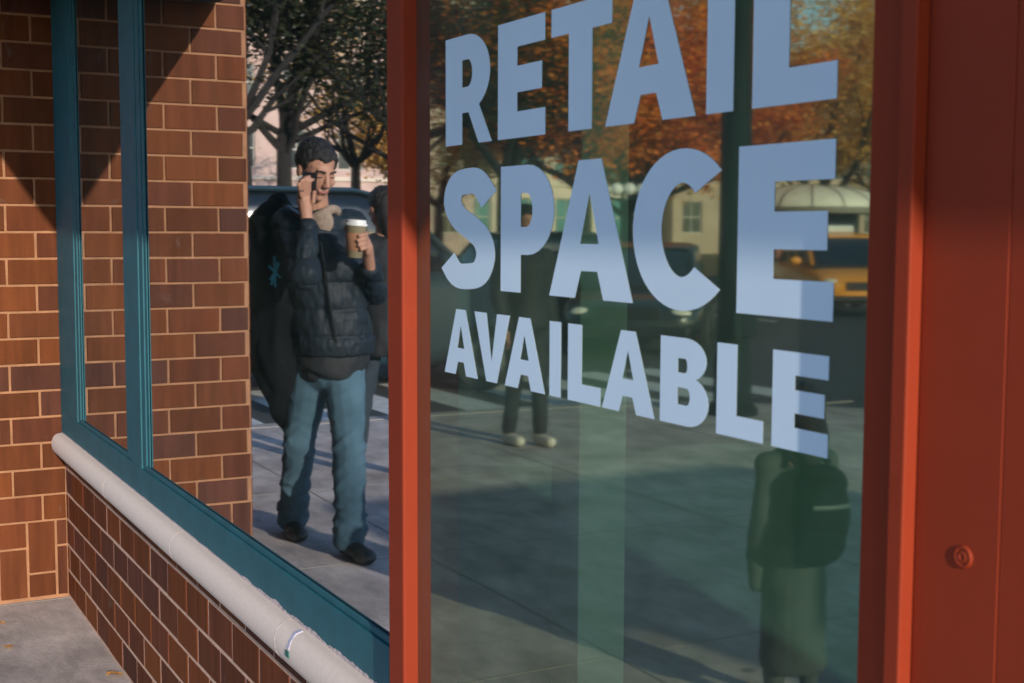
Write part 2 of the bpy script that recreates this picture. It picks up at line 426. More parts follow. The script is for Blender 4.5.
# bottom rail and its stepped bead
bx('bottom_rail', M['teal'], tw, FX, .05, 2.0365, 5.314, .652, .738)
bx('glazing_bead', M['teal'], tw, -.009, -.003, 2.04, 5.30, .7385, .752)
def stile(name, ya, yb, beads):
    bx(name, M['teal'], tw, FX, .05, ya, yb, .7385, TOP)
    for (a, b, x) in beads: bx('glazing_bead', M['teal'], tw, x, -.003, a, b, .7525, TOP-.002, bev=.001)
stile('stile', 4.96, 5.314, [(4.915, 4.958, -.0105), (4.88, 4.913, -.007)])
stile('mullion', 3.915, 4.052, [(4.054, 4.13, -.0105), (3.868, 3.913, -.0105), (3.838, 3.866, -.007)])
stile('stile', 1.99, 2.036, [])
bx('top_rail', M['teal'], tw, FX-.001, .051, 1.99, 5.314, TOP, TOP+.1)
def pane(name, m, parent, y0, y1, z0, z1, x):
    bm = bmesh.new(); box(bm, x, x+.006, y0, y1, z0, z1); bmesh.ops.recalc_face_normals(bm, faces=bm.faces)
    for f in bm.faces: f.material_index = 0 if f.normal.x < -.9 else 1
    return obj(name, bm, [m, M['clear']], parent)
pane('pane', M['paneL'], tw, 4.0, 5.0, .70, TOP+.01, -.002)
pane('pane', M['paneL'], tw, 2.0, 3.998, .70, TOP+.01, -.002)
# ragged caulk between sill and rail
bm = bmesh.new(); n = 900; prev = None
for i in range(n+1):
    y = 1.995 + 3.3*i/n
    amp = .004+.006*noise.noise(V((y*13, 0, 0)))+.003*noise.noise(V((y*60, 3, 0)))
    w = .001 + max(0, amp)*(1 if y < 2.9 else .25)
    a = bm.verts.new((FX-.0016, y, .640)); b = bm.verts.new((FX-.0012, y, .655+w)); c = bm.verts.new((FX+.004, y, .6555+w)); d = bm.verts.new((FX-.004, y, .640))
    if prev:
        bm.faces.new((prev[0], a, b, prev[1])); bm.faces.new((prev[1], b, c, prev[2])); bm.faces.new((prev[3], d, b, prev[1]))
    prev = (a, b, c, d)
obj('caulk', bm, M['caulk'], tw, smooth=True)

# small sticker lying on the sill
stk = thing('sticker', 'small white sticker scrap with a green corner stuck on the pale sill', 'sticker', tuple(onB(296, 640, -.06))); stk['_w'] = 1
def strip(p, name, m, pts, t=.0008):
    bm = bmesh.new(); top = [bm.verts.new(q) for q in pts]; bot = [bm.verts.new(V(q)+V((.002, 0, -.003))) for q in pts]
    bm.faces.new(top); k = len(pts)
    for i in range(k): bm.faces.new((top[i], top[(i+1)%k], bot[(i+1)%k], bot[i]))
    obj(name, bm, m, p)
q = lambda x, y, off: onB(x, y, off)
strip(stk, 'paper', mat('sticker_paper', (.50, .50, .66), .5), [(-.0560,2.462,.622),(-.0560,2.449,.622),(-.0505,2.449,.637),(-.040,2.449,.6515),(-.026,2.449,.6555),(-.026,2.462,.6555),(-.040,2.462,.6515),(-.0505,2.462,.637)])
strip(stk, 'green_corner', mat('sticker_green', (.01, .14, .12), .5), [(-.0572,2.466,.606),(-.0572,2.447,.606),(-.0570,2.447,.619),(-.0570,2.466,.619)])

# ------------------------------------------------------------------ red door / shopfront
rd = thing('red_shopfront', 'red painted frame around the large glass carrying the pale lettering', 'shopfront', (0, 1.4, 0)); rd['_w'] = 1
GR = -.015
bx('post', M['red'], rd, -.040, .06, 1.914, 1.976, -.02, TOP+.1, bev=.004)
bx('post_fillet', M['red'], rd, -.030, .05, 1.977, 1.987, -.02, TOP+.1, bev=.001)
# stepped jamb to the right of the glass
bx('jamb', M['red'], rd, -.045, .06, .826, .8445, -.02, TOP+.1, bev=.0018)
bx('jamb_stop', M['red'], rd, -.032, .06, .8455, .891, -.02, TOP+.1, bev=.002)
bx('bottom_rail', M['red'], rd, -.036, .06, .8915, 1.9135, .0, .22, bev=.003)
bx('top_rail', M['red'], rd, -.036, .06, .8915, 1.9135, TOP-.1, TOP+.1, bev=.003)
pane('pane', M['paneR'], rd, .88, 1.92, .21, TOP-.09, GR)
pn = thing('wall_panel', 'plain red metal panel with one round screw cap at the right edge', 'wall panel', (0, .5, 0)); pn['_w'] = 1
bx('sheet', M['red'], pn, -.031, .06, .7345, .8248, -.02, TOP+.1, bev=.0006)
bx('sheet', M['red'], pn, -.0305, .06, .20, .7337, -.02, TOP+.1, bev=.0006)
bm = bmesh.new(); sc = onB(962, 557, -.033)
lathe(bm, [(.0098, 0), (.0098, .0010), (.0090, .0022), (.0072, .0024), (.0066, .0014), (.0052, .0014), (.0046, .0024), (.0030, .0026), (.0026, .0018), (.0006, .0018)], (-.031, sc.y, sc.z), 28, ax=(-1, 0, 0))
obj('screw_cap', bm, M['red'], pn, smooth=False)
# masonry past the panel and above the glass
ext = thing('corner_wall', 'brick wall continuing beyond the red panel', 'brick wall', (0, -1.5, 0)); ext['_w'] = 1
bm = bmesh.new(); box(bm, -.01, .3, -6, .198, -.02, 4.2); obj('mortar_bed', bm, M['mortar'], ext)
bricks(lambda u, v, t: V((-.01-t, u, v)), running(-2.2, .19, .01, 3.2, 0), 'brickwork', ext)
hd = thing('shop_fascia', 'deep dark fascia box over the shop windows', 'fascia', (-.3, 1.5, 2.4)); hd['_w'] = 1
bm = bmesh.new(); box(bm, -.63, -.0, -6, YA-.02, 2.345, 3.0); obj('soffit', bm, M['soffit'], hd)
bm = bmesh.new(); box(bm, -.02, .3, -6, 9, TOP+.101, 4.6); obj('upper_wall', bm, M['tan'], hd)
# ------------------------------------------------------------------ interior
bm = bmesh.new(); box(bm, .23, 7, -3, 9, -.1, .01); struct('shop_floor', bm, M['intfloor'])
bm = bmesh.new(); box(bm, 6, 6.2, -3, 9, 0, 3.2); box(bm, .23, 6, 8.8, 9, 0, 3.2); box(bm, .23, 6, -3, -2.9, 0, .35); box(bm, .23, 6, -3, -2.9, 2.9, 3.119)  # unseen south side left open, sized to let sun reach column and floor
struct('shop_walls', bm, M['interior'])
bm = bmesh.new(); box(bm, .06, 7, -3, 9, 3.12, 3.2); struct('shop_ceiling', bm, M['interior'])
bm = bmesh.new(); box(bm, .94, 1.09, 3.0, 3.15, .0, 3.12, bev=.004)
tag(obj('column', bm, M['column']), 'pale green square column standing inside behind the lettered glass', 'column')

# ------------------------------------------------------------------ lettering
sign = thing('window_lettering', 'pale blue vinyl words RETAIL SPACE AVAILABLE stuck on the glass', 'lettering', (GR, 1.4, 1.45)); sign['_w'] = 1
LX = GR - .0004
def Y(px, py): return onB(px, py, LX).y
def letter(polys, holes=()):
    """polys in (y,z); hole keyed with a curve fill, so build through a 2-D curve"""
    cu = bpy.data.curves.new('letter', 'CURVE'); cu.dimensions = '2D'; cu.fill_mode = 'BOTH'; cu.extrude = .0001
    for pts in list(polys)+list(holes):
        sp = cu.splines.new('POLY'); sp.points.add(len(pts)-1); sp.use_cyclic_u = True
        for p, qq in zip(sp.points, pts): p.co = (qq[0], qq[1], 0, 1)
    tmp = bpy.data.objects.new('tmp', cu); C.objects.link(tmp)
    me = bpy.data.meshes.new_from_object(tmp.evaluated_get(bpy.context.evaluated_depsgraph_get()))
    bpy.data.objects.remove(tmp)
    for v in me.vertices: v.co = V((LX - v.co.z, v.co.x, v.co.y))
    me.materials.clear(); me.materials.append(M['vinyl'])
    o = bpy.data.objects.new('letter', me); C.objects.link(o); o.parent = sign; o.location = -V(sign.location)

def arc(cx, cy, rx, ry, a0, a1, n=14): return [(cx+rx*math.cos(R(a0+(a1-a0)*k/n)), cy+ry*math.sin(R(a0+(a1-a0)*k/n))) for k in range(n+1)]
# glyphs on a unit-height box: x in 0..w; s = stem, b = bar
def gl(ch, w, s, b):
    if ch == 'I': return [[(0,0),(w,0),(w,1),(0,1)]], []
    if ch == 'L': return [[(0,0),(w,0),(w,b),(s,b),(s,1),(0,1)]], []
    if ch == 'T': m = w/2; return [[(m-s/2,0),(m+s/2,0),(m+s/2,1-b),(w,1-b),(w,1),(0,1),(0,1-b),(m-s/2,1-b)]], []
    if ch == 'E': i = w*.93; return [[(0,0),(w,0),(w,b),(s,b),(s,.5-b/2+.0),(i,.5-b/2),(i,.5+b/2),(s,.5+b/2),(s,1-b),(w*.99,1-b),(w*.99,1),(0,1)]], []
    if ch == 'V':
        t = s*1.12; k = w/2
        return [[(0,1),(t,1),(k,.30),(w-t,1),(w,1),(k+s*.48,0),(k-s*.48,0)]], []
    if ch == 'A':
        t = s*1.12; k = w/2; h = s*.46
        def xl(z): return (k-h)*z     # outer left at height z
        z0, z1 = .20, .20+b*.9
        inl = lambda z: t+(k-t)*z/.80 if True else 0
        return [[(0,0),(t,0),(t+(k-h-0)*z0*1.0-.0*s, z0),(w-t-(k-h)*z0, z0),(w-t,0),(w,0),(k+h,1),(k-h,1)]], \
               [[(k-(.78-z1)*(k-h)*.80, z1),(k+(.78-z1)*(k-h)*.80, z1),(k,.76)]]
    if ch == 'P':
        r = w; o = [(0,0),(s,0),(s,.30)]+arc(r*.52,.65,r*.48,.35,-90,90)+[(0,1)]
        i = [(s,.30+b)]+arc(r*.50,.65,r*.50-s*1.0,.35-b,-90,90)+[(s,1-b)]
        return [o], [i]
    if ch == 'R':
        r = w; o = [(0,0),(s,0),(s,.29),(w*.52,.29),(w*.74,0),(w*1.02,0),(w*.75,.345)]+arc(r*.50,.65,r*.48,.35,-58,90)+[(0,1)]
        i = [(s,.30+b)]+arc(r*.50,.65,r*.48-s*1.0,.35-b,-90,90)+[(s,1-b)]
        return [o], [i]
    if ch == 'B':
        r = w; o = [(0,0)]+arc(r*.58,.285,r*.42,.285,-90,62,10)+arc(r*.54,.755,r*.41,.245,-62,90,10)+[(0,1)]
        i1 = [(s,b)]+arc(r*.56,.285+.005,r*.44-s*1.02,.29-b*1.0,-90,90,8)+[(s,.575-b)]
        i2 = [(s,.425+b)]+arc(r*.52,.735-.005,r*.42-s*1.02,.31-b*1.0,-90,90,8)+[(s,1-b)]
        i1 = [(s,b)]+arc(r*.56,(b+.43)/2,r*.44-s*1.0,(.43-b)/2,-90,90,8)+[(s,.43)]
        i2 = [(s,.60)]+arc(r*.52,(.60+1-b)/2,r*.42-s*1.0,(1-b-.60)/2,-90,90,8)+[(s,1-b)]
        return [o], [i1, i2]
    if ch in 'CS':
        # stroke a centre line in a space where stem and bar are equally thick
        kx = s/b
        W_ = w/kx; h = b/2
        if ch == 'C':
            R_ = (W_*1.07)/2; cl = []
            for k in range(41):
                a = R(47+266*k/40); cl.append((R_+ (R_-h)*math.cos(a), .5+(.5+.02-h)*math.sin(a)))
        else:
            ctl = [(W_*.93,.745),(W_*.72,.885),(W_*.50,1-h+.012),(W_*.26,.90-h*.25),(W_*.16,.735),(W_*.30,.60),(W_*.55,.515),(W_*.78,.42),(W_*.86,.28),(W_*.74,.125+h*.1),(W_*.47,h-.012),(W_*.24,.085+h*.25),(W_*.06,.225)]
            cl = []
            for i in range(len(ctl)-1):
                p0 = ctl[max(i-1,0)]; p1 = ctl[i]; p2 = ctl[i+1]; p3 = ctl[min(i+2,len(ctl)-1)]
                for k in range(6):
                    t = k/6
                    cl.append(tuple(.5*((2*p1[j])+(-p0[j]+p2[j])*t+(2*p0[j]-5*p1[j]+4*p2[j]-p3[j])*t*t+(-p0[j]+3*p1[j]-3*p2[j]+p3[j])*t**3) for j in (0,1)))
            cl.append(ctl[-1])
        L_, R2 = [], []
        for i, p in enumerate(cl):
            a = cl[max(i-1,0)]; c = cl[min(i+1,len(cl)-1)]
            dx, dy = c[0]-a[0], c[1]-a[1]; l = math.hypot(dx, dy); nx, ny = -dy/l, dx/l
            L_.append(((p[0]+nx*h)*kx, p[1]+ny*h)); R2.append(((p[0]-nx*h)*kx, p[1]-ny*h))
        return [L_+R2[::-1]], []
ROWS = [
 (1.5715, 1.7275, .056, .225, [('R',445.8,110,491,110),('E',498,90,545.4,90),('T',551.5,30,612.4,0),('A',605.1,126,695.7,118),('I',707,60,734,60),('L',753.0,60,837.8,60)]),
 (1.3635, 1.5345, .058, .218, [('S',445.2,230,492.5,230),('P',500.8,230,554.2,230),('A',549.2,296,632.7,302),('C',633.0,230,729.5,230),('E',737.8,230,835,230)]),
 (1.2330, 1.3305, .034, .235, [('A',444.8,368,477.7,378),('V',474.5,310,509.8,316),('A',504.8,384,544.9,393),('I',549.6,350,560.9,350),('L',568,350,600.5,380),('A',602,402,654.5,414),('B',660.4,370,709,370),('L',716.9,380,763.5,400),('E',772.4,390,829,390)]),
]
for z0, z1, sm, b, ls in ROWS:
    h = z1-z0
    for ch, xa, ya, xb, yb in ls:
        a, c = Y(xa, ya), Y(xb, yb)     # a > c (left is farther)
        w = (a-c)/h
        P_, H_ = gl(ch, w, sm/h, b)
        f = lambda pts: [(a-x*h, z0+z*h) for x, z in pts]
        letter([f(p) for p in P_], [f(p) for p in H_])

# ------------------------------------------------------------------ people
def bake(bm, name, vox, m, parent=None, sm=4, disp=None):
    """union overlapping closed shapes into one skin"""
    me = bpy.data.meshes.new(name); bmesh.ops.recalc_face_normals(bm, faces=bm.faces); bm.to_mesh(me); bm.free()
    o = bpy.data.objects.new('tmp', me); C.objects.link(o)
    r = o.modifiers.new('r', 'REMESH'); r.mode = 'VOXEL'; r.voxel_size = vox
    s = o.modifiers.new('s', 'SMOOTH'); s.factor = .5; s.iterations = sm
    me2 = bpy.data.meshes.new_from_object(o.evaluated_get(bpy.context.evaluated_depsgraph_get()))
    bpy.data.objects.remove(o); me2.name = name
    if disp:
        nn = [v.normal.copy() for v in me2.vertices]
        for v, n in zip(me2.vertices, nn): v.co += n*disp(v.co)
    me2.materials.clear(); me2.materials.append(m); me2.shade_smooth()
    o = bpy.data.objects.new(name, me2); C.objects.link(o)
    if parent:
        o.parent = parent; o.location = -V(parent.location)
    return o

def rebase(o, base):
    """move the origin of a world-coordinate mesh to base"""
    for v in o.data.vertices: v.co -= V(base)
    o.location = base; o['_w'] = 1

def head_axes(f):
    f = V(f).normalized(); s = f.cross(V((0,0,1))).normalized(); return s, f, s.cross(f).normalized()

def head(bm, c, f, k=1.0):
    s, f, u = ax = head_axes(f); c = V(c)
    def p(x, y, z): return c + (s*x+f*y+u*z)*k
    E = lambda x, y, z, a, b, d: ell(bm, p(x, y, z), (a*k, b*k, d*k), ax)
    K = lambda a, b, r0, r1: capsule(bm, p(*a), p(*b), r0*k, r1*k)
    E(0,-.018,.035,.074,.096,.083); E(0,.022,-.015,.062,.074,.092); E(0,.035,-.072,.048,.052,.042); E(0,.066,-.094,.022,.022,.019)
    K((0,.092,.016),(0,.112,-.024),.008,.012); E(0,.106,-.029,.018,.012,.010)
    K((-.034,.080,.026),(-.008,.086,.022),.011,.009); K((.034,.080,.026),(.008,.086,.022),.011,.009)
    for sg in (-1, 1):
        E(sg*.038,.062,-.026,.024,.022,.022); E(sg*.031,.076,.006,.015,.012,.010)
        E(sg*.076,-.008,-.004,.010,.020,.031); E(sg*.050,.01,-.062,.020,.040,.028)
    K((-.018,.088,-.056),(.018,.088,-.056),.0065,.0065); K((-.015,.088,-.066),(.015,.088,-.066),.0075,.0075)
    return p, ax

def hairmesh(c, f, parent, k=1.0, line=.062, long=0, m='hair'):
    s, f, u = ax = head_axes(f); c = V(c)
    bm = bmesh.new()
    r = bmesh.ops.create_uvsphere(bm, u_segments=110, v_segments=80, radius=1)
    kill = []
    for v in r['verts']:
        x, y, z = v.co
        X, Y_, Z = x*.083, -.018+y*.104, .037+z*.093
        n = noise.noise(V((X*60, Y_*60, Z*60)))+.6*noise.noise(V((X*160, Y_*160, Z*60)))
        sm = lambda a, b, t: (lambda u: u*u*(3-2*u))(min(1, max(0, (t-a)/(b-a))))
        lim = (-.035-long*.5) + (.035+long*.5+.005)*sm(-.02, .01, Y_) + (line-.005+.012*(1-abs(abs(X)-.035)/.035))*sm(.028, .05, Y_) + .006*noise.noise(V((X*150, Y_*90, 1)))
        if Z < lim: kill.append(v); 
        g = 1+.05*n; v.co = c + (s*X*g+f*Y_*g+u*(Z+.006*n))*k
    bmesh.ops.delete(bm, geom=kill, context='VERTS')
    ext_ = bmesh.ops.solidify(bm, geom=list(bm.faces), thickness=.012*k)
    if long:
        tube(bm, [c+(f*-.05+u*.05)*k, c+(f*-.08-u*.08)*k, c+(f*-.07-u*(.1+long))*k], [.07*k,.075*k,.03*k], 14)
    o = obj('hair', bm, M[m], parent, smooth=True); return o

def facebits(p, parent, k=1.0):
    for sg in (-1, 1):
        bm = bmesh.new(); capsule(bm, p(sg*.014,.0975,.027), p(sg*.030,.0935,.031), .0042*k, .0046*k, 8); capsule(bm, p(sg*.030,.0935,.031), p(sg*.047,.080,.026), .0046*k, .0028*k, 8)
        obj('eyebrow', bm, M['hair'], parent, smooth=True)
        bm = bmesh.new(); capsule(bm, p(sg*.021,.0885,.003), p(sg*.043,.081,.001), .0028*k, .0024*k, 8)
        obj('eyelash', bm, M['hair'], parent, smooth=True)
    bm = bmesh.new(); capsule(bm, p(-.019,.0925,-.0605), p(.019,.0925,-.0605), .0046*k, .0046*k, 8); ell(bm, p(0,.095,-.0615), (.014*k,.005*k,.0065*k), None); obj('lips', bm, M['lip'], parent, smooth=True)

IR = V((-math.cos(yaw), -math.sin(yaw), 0))      # towards the photo's right, in the street
TC = V((math.sin(R(20)), -math.cos(R(20)), 0)).normalized()   # towards the viewer's mirror image
UP = V((0, 0, 1))

# --- the man on the phone
def man():
    hc = P(316.5, 170, 5.50); fdir = TC*.80 + IR*.52 - UP*.46
    bm = bmesh.new(); p, ax = head(bm, hc, fdir, 1.04)
    nk = P(318, 226, 5.60)
    capsule(bm, hc+V((0,.03,-.06)), nk, .056, .06)
    chest = P(322, 262, 5.60); belly = P(330, 320, 5.60); pel = P(331, 352, 5.60)
    capsule(bm, nk, chest, .07, .14); capsule(bm, chest, belly, .14, .13); capsule(bm, belly, pel, .13, .13)
    shP, elP, wrP = P(291, 226, 5.58), P(306, 276, 5.27), P(307.5, 224, 5.36)
    shC, elC, wrC = P(348, 228, 5.60), P(373, 292, 5.56), P(369, 268, 5.36)
    for a, b, c in ((shP, elP, wrP), (shC, elC, wrC)):
        capsule(bm, nk, a, .06, .06); capsule(bm, a, b, .052, .04); capsule(bm, b, c, .04, .027)
    # phone hand: palm up beside the jaw, fingers around the handset
    hp = P(305, 203, 5.39)
    capsule(bm, wrP, hp, .026, .030); ell(bm, hp+UP*.01, (.036, .018, .045), (IR, TC, UP))
    kn = [P(300.5, 193, 5.37), P(303.5, 190, 5.365), P(306.5, 189, 5.365), P(309.5, 190, 5.37)]
    md = [P(298.5, 184.5, 5.345), P(301.5, 181, 5.34), P(305, 179.5, 5.34), P(309.5, 181, 5.345)]
    tp = [P(302.5, 181, 5.36), P(306, 177, 5.36), P(309.5, 176.5, 5.36), P(313.5, 179.5, 5.36)]
    for i in range(4):
        capsule(bm, hp+(kn[i]-hp)*.3, kn[i], .0105, .0095); capsule(bm, kn[i], md[i], .0092, .0085); capsule(bm, md[i], tp[i], .0083, .0072)
    capsule(bm, hp-UP*.01+IR*.02, P(313.5, 202, 5.355), .012, .010); capsule(bm, P(313.5, 202, 5.355), P(314.5, 192, 5.35), .0098, .0085)
    # cup hand
    cc = P(354, 240, 5.24); r = .046
    pal = P(366.5, 247, 5.28)
    capsule(bm, wrC, pal, .026, .026); ell(bm, pal, (.020, .034, .042), (IR, TC, UP))
    side = (pal-cc); side.z = 0; side.normalize(); fr = V(TC)
    fr = (fr - side*fr.dot(side)).normalized()
    for i, (zz, ang) in enumerate(((.028, 118), (.008, 125), (-.012, 120), (-.030, 108))):
        prev = pal + UP*(zz*.8+.004)
        for j, a in enumerate((28, 60, 92, ang)):
            a = R(a); q_ = cc + UP*(zz+.002-.004*j) + (side*math.cos(a)+fr*math.sin(a))*(r+.006)
            capsule(bm, prev, q_, .0105-.0008*j, .0100-.0008*j); prev = q_
    q1 = cc + UP*.034 + (side*math.cos(R(-35))+fr*math.sin(R(-35)))*(r+.008); q2 = cc + UP*.046 + (side*math.cos(R(-85))+fr*math.sin(R(-85)))*(r+.006)
    capsule(bm, pal+UP*.01, q1, .013, .011); capsule(bm, q1, q2, .011, .009)
    # legs
    hF, kF, aF = P(343, 358, 5.58), P(347.5, 440, 5.44), P(350.5, 540, 5.40)
    hB, kB, aB = P(314, 360, 5.66), P(300, 440, 5.70), P(293, 520, 5.93)
    tF = aF + (V((-.05,-1,0)).normalized())*.17; tF.z = .03; tB = aB+V((.03,-.17,0)); tB.z = .03
    for h_, k_, a_, t_ in ((hF, kF, aF, tF), (hB, kB, aB, tB)):
        capsule(bm, h_, k_, .078, .045); capsule(bm, k_, a_, .042, .028); capsule(bm, V((a_.x, a_.y, .05)), t_, .035, .03); capsule(bm, a_, V((a_.x, a_.y, .05)), .035, .035)
    base = V((-1.13, 5.62, 0))
    body = bake(bm, 'person', .0042, M['skin'], sm=3); rebase(body, base)
    tag(body, 'dark haired man in navy puffer jacket holding a phone and a coffee cup', 'person')
    facebits(p, body, 1.04); hairmesh(hc, fdir, body, 1.05)
    # jeans
    bm = bmesh.new()
    capsule(bm, pel+UP*.04, (hF+hB)/2-UP*.02, .145, .14)
    for h_, k_, a_, kk in ((hF, kF, aF, 1), (hB, kB, aB, 1)):
        capsule(bm, h_, k_, .100, .076); capsule(bm, k_, V((a_.x, a_.y, max(a_.z, .12))), .075, .068)
        capsule(bm, V((a_.x, a_.y, .14)), V((a_.x-.0, a_.y+.01, .085)), .075, .074)
    def dj(co):
        z = co.z; w = .35+.65*max(0, 1-abs(z-.18)/.2)+.5*max(0, 1-abs(z-.5)/.12)
        fold = lambda n: (1-abs(n))**4
        a = fold(1.8*noise.noise(V((co.x*5, co.y*5, z*11+co.x*9))))+.35*fold(1.8*noise.noise(V((co.x*7, co.y*7+4, z*17-co.x*12))))
        return .017*w*(a-.5)
    bake(bm, 'jeans', .010, M['jeans'], body, sm=3, disp=dj)
    for a_, t_ in ((aF, tF), (aB, tB)):
        bm = bmesh.new(); A = V((a_.x, a_.y+.045, .045)); capsule(bm, A, V((t_.x, t_.y+.0, .036)), .045, .036); capsule(bm, A+UP*.0, A+UP*.05, .045, .045)
        ell(bm, V((t_.x, t_.y+.03, .035)), (.050,.075,.034))
        # flat sole
        o = bake(bm, 'shoe', .008, M['shoe'], body, sm=2)
        for v in o.data.vertices: v.co.z = max(v.co.z, .003)
    # jacket
    bm = bmesh.new()
    hem = P(334, 345, 5.60)
    ell(bm, nk-UP*.03, (.13, .11, .07), (IR, TC, UP))
    ell(bm, chest-UP*.02, (.195, .155, .20), (IR, TC, UP)); ell(bm, belly+UP*.02, (.175, .155, .20), (IR, TC, UP))
    rings = []
    tube(bm, [chest, belly, hem+UP*.02, hem-UP*.035], [.16, .165, .180, .168], 20)
    for a, b, c in ((shP, elP, wrP), (shC, elC, wrC)):
        capsule(bm, nk-UP*.04, a, .085, .088); capsule(bm, a, b, .082, .064); capsule(bm, b, c+(b-c)*.10, .064, .044)
    tube(bm, [nk-UP*.04, nk+UP*.06-TC*.015], [.118, .10], 20)
    def dq(co):
        z = co.z; f = abs(math.sin(PI*(z-.62)/.118))
        return .017*(f**.38)-.012 + .006*noise.noise(V((co.x*22, co.y*22, z*14))) + .004*noise.noise(V((co.x*55, co.y*55, z*22)))
    bake(bm, 'puffer_jacket', .006, M['jacket'], body, sm=3, disp=dq)
    bm = bmesh.new(); zc = lambda t: chest.lerp(hem, t)+TC*(.170+.012*math.sin(t*3))+IR*.01; tube(bm, [zc(t/8) for t in range(-2, 9)], [.006]*11, 6); obj('zip', bm, M['black'], body, smooth=True)
    bm = bmesh.new(); tube(bm, [hem+UP*.05, hem-UP*.05, hem-UP*.10-IR*.02, hem-UP*.125-IR*.03], [.15, .155, .158, .150], 20); ell(bm, hem-UP*.12-IR*.08, (.085,.12,.06), (IR, TC, UP))
    bake(bm, 'sweater', .010, M['blackcloth'], body, sm=3, disp=lambda co: .007*noise.noise(co*16))
    # scarf
    bm = bmesh.new()
    c0 = nk+UP*.062+TC*.030+IR*.015
    ell(bm, c0+TC*.062+IR*.012-UP*.045, (.046, .018, .055), (IR, TC, UP))
    tube(bm, [c0+(IR*math.cos(t)*.070+TC*math.sin(t)*.064)+UP*(.02*math.sin(t*2)-.012*math.sin(t)) for t in [2*PI*k/18 for k in range(19)]], [.021]*19, 10)
    bake(bm, 'scarf', .006, M['plaid'], body, sm=2)
    # hem flap between the legs and wrist watch
    s_, u_, d_ = basis(wrP-hp)
    bm = bmesh.new(); tube(bm, [wrP+(s_*math.cos(t)+u_*math.sin(t))*.030+(wrP-hp).normalized()*.0 for t in [2*PI*k/16 for k in range(17)]], [.006]*17, 8, cap=False)
    ell(bm, wrP+TC*.032, (.014, .006, .014), (IR, TC, UP)); obj('watch', bm, M['metal'], body, smooth=True)
    bm = bmesh.new(); g = P(301.3, 190.5, 5.36); tube(bm, [g+(V((1,0,0))*math.cos(t)+V((0,1,0))*math.sin(t))*.0105 for t in [2*PI*k/12 for k in range(13)]], [.0022]*13, 6, cap=False)
    obj('ring', bm, M['metal'], body, smooth=True)
    # phone
    pc = P(309, 187, 5.395); ph_u = (UP*.93+IR*.10+TC*.25).normalized(); s1 = head_axes(fdir)[0]
    n1 = (hc-pc); n1 = (n1 - ph_u*n1.dot(ph_u)).normalized(); w1 = ph_u.cross(n1).normalized()
    MM = Matrix((( w1.x, n1.x, ph_u.x, pc.x), (w1.y, n1.y, ph_u.y, pc.y), (w1.z, n1.z, ph_u.z, pc.z), (0,0,0,1)))
    ph = thing('mobile_phone', "slim black phone held to the man's ear", 'phone', tuple(pc)); ph['_w'] = 1
    bm = bmesh.new(); box(bm, -.033, .033, -.004, .004, -.065, .065, MM, bev=.003); obj('case', bm, M['black'], ph)
    bm = bmesh.new(); box(bm, -.030, .030, .0042, .0050, -.060, .060, MM); obj('screen', bm, M['carglass'], ph)
    # cup
    cp = thing('coffee_cup', "paper coffee cup with white lid and brown sleeve in the man's hand", 'cup', tuple(cc-UP*.075)); cp['_w'] = 1
    ax_ = (UP+IR*.06).normalized(); b0 = cc-UP*.075
    bm = bmesh.new(); lathe(bm, [(.030, 0), (.031, .003), (.0435, .135), (.0435, .137)], b0, 28, ax_); obj('paper_cup', bm, M['cup'], cp, smooth=True)
    bm = bmesh.new(); lathe(bm, [(.0345, .030), (.0353, .031), (.0418, .102), (.0410, .104)], b0, 28, ax_); obj('sleeve', bm, M['sleeve'], cp, smooth=True)
    bm = bmesh.new(); lathe(bm, [(.046, .134), (.0475, .138), (.0465, .143), (.0425, .146), (.041, .157), (.038, .160), (.036, .156), (.002, .156)], b0, 28, ax_); obj('lid', bm, M['white'], cp, smooth=False)
    # long dark bag slung behind his shoulder
    bc = P(276, 300, 5.72); bag = thing('shoulder_bag', 'long black bag with blue star mark hanging from the man\'s shoulder', 'bag', (bc.x, bc.y, .6)); bag['_w'] = 1
    bm = bmesh.new()
    pts = [(279, 203), (277, 225), (275, 260), (275, 300), (276, 340), (279, 375), (284, 408), (289, 436)]
    rr = [.070, .112, .124, .126, .122, .104, .066, .020]
    tube(bm, [P(a, b, 5.74) for a, b in pts], rr, 18)
    capsule(bm, P(279, 203, 5.74), P(285, 208, 5.70), .055, .05)
    bake(bm, 'bag_body', .009, M['bagdark'], bag, sm=5, disp=lambda co: .034*noise.noise(co*5.5)+.016*noise.noise(V((co.x*16, co.y*16, co.z*9))))
    bm = bmesh.new(); tube(bm, [P(281, 212, 5.66), P(288, 208, 5.60), P(300, 216, 5.44), P(312, 250, 5.42)], [.016]*4, 8); obj('strap', bm, M['black'], bag, smooth=True)
    bm = bmesh.new()
    def bar(a, b, w):
        tube(bm, [a, b], [w, w*.6], 6)
    yq = 5.594
    for (x0, y0, x1, y1) in ((274.5,256,275.5,287),(269,266,281,278),(270.5,280,279.5,264),(271.5,285,275,272),(278,262,275.5,276)):
        bar(P(x0, y0, yq), P(x1, y1, yq), .0062)
    obj('star_mark', bm, M['logo'], bag)
man()

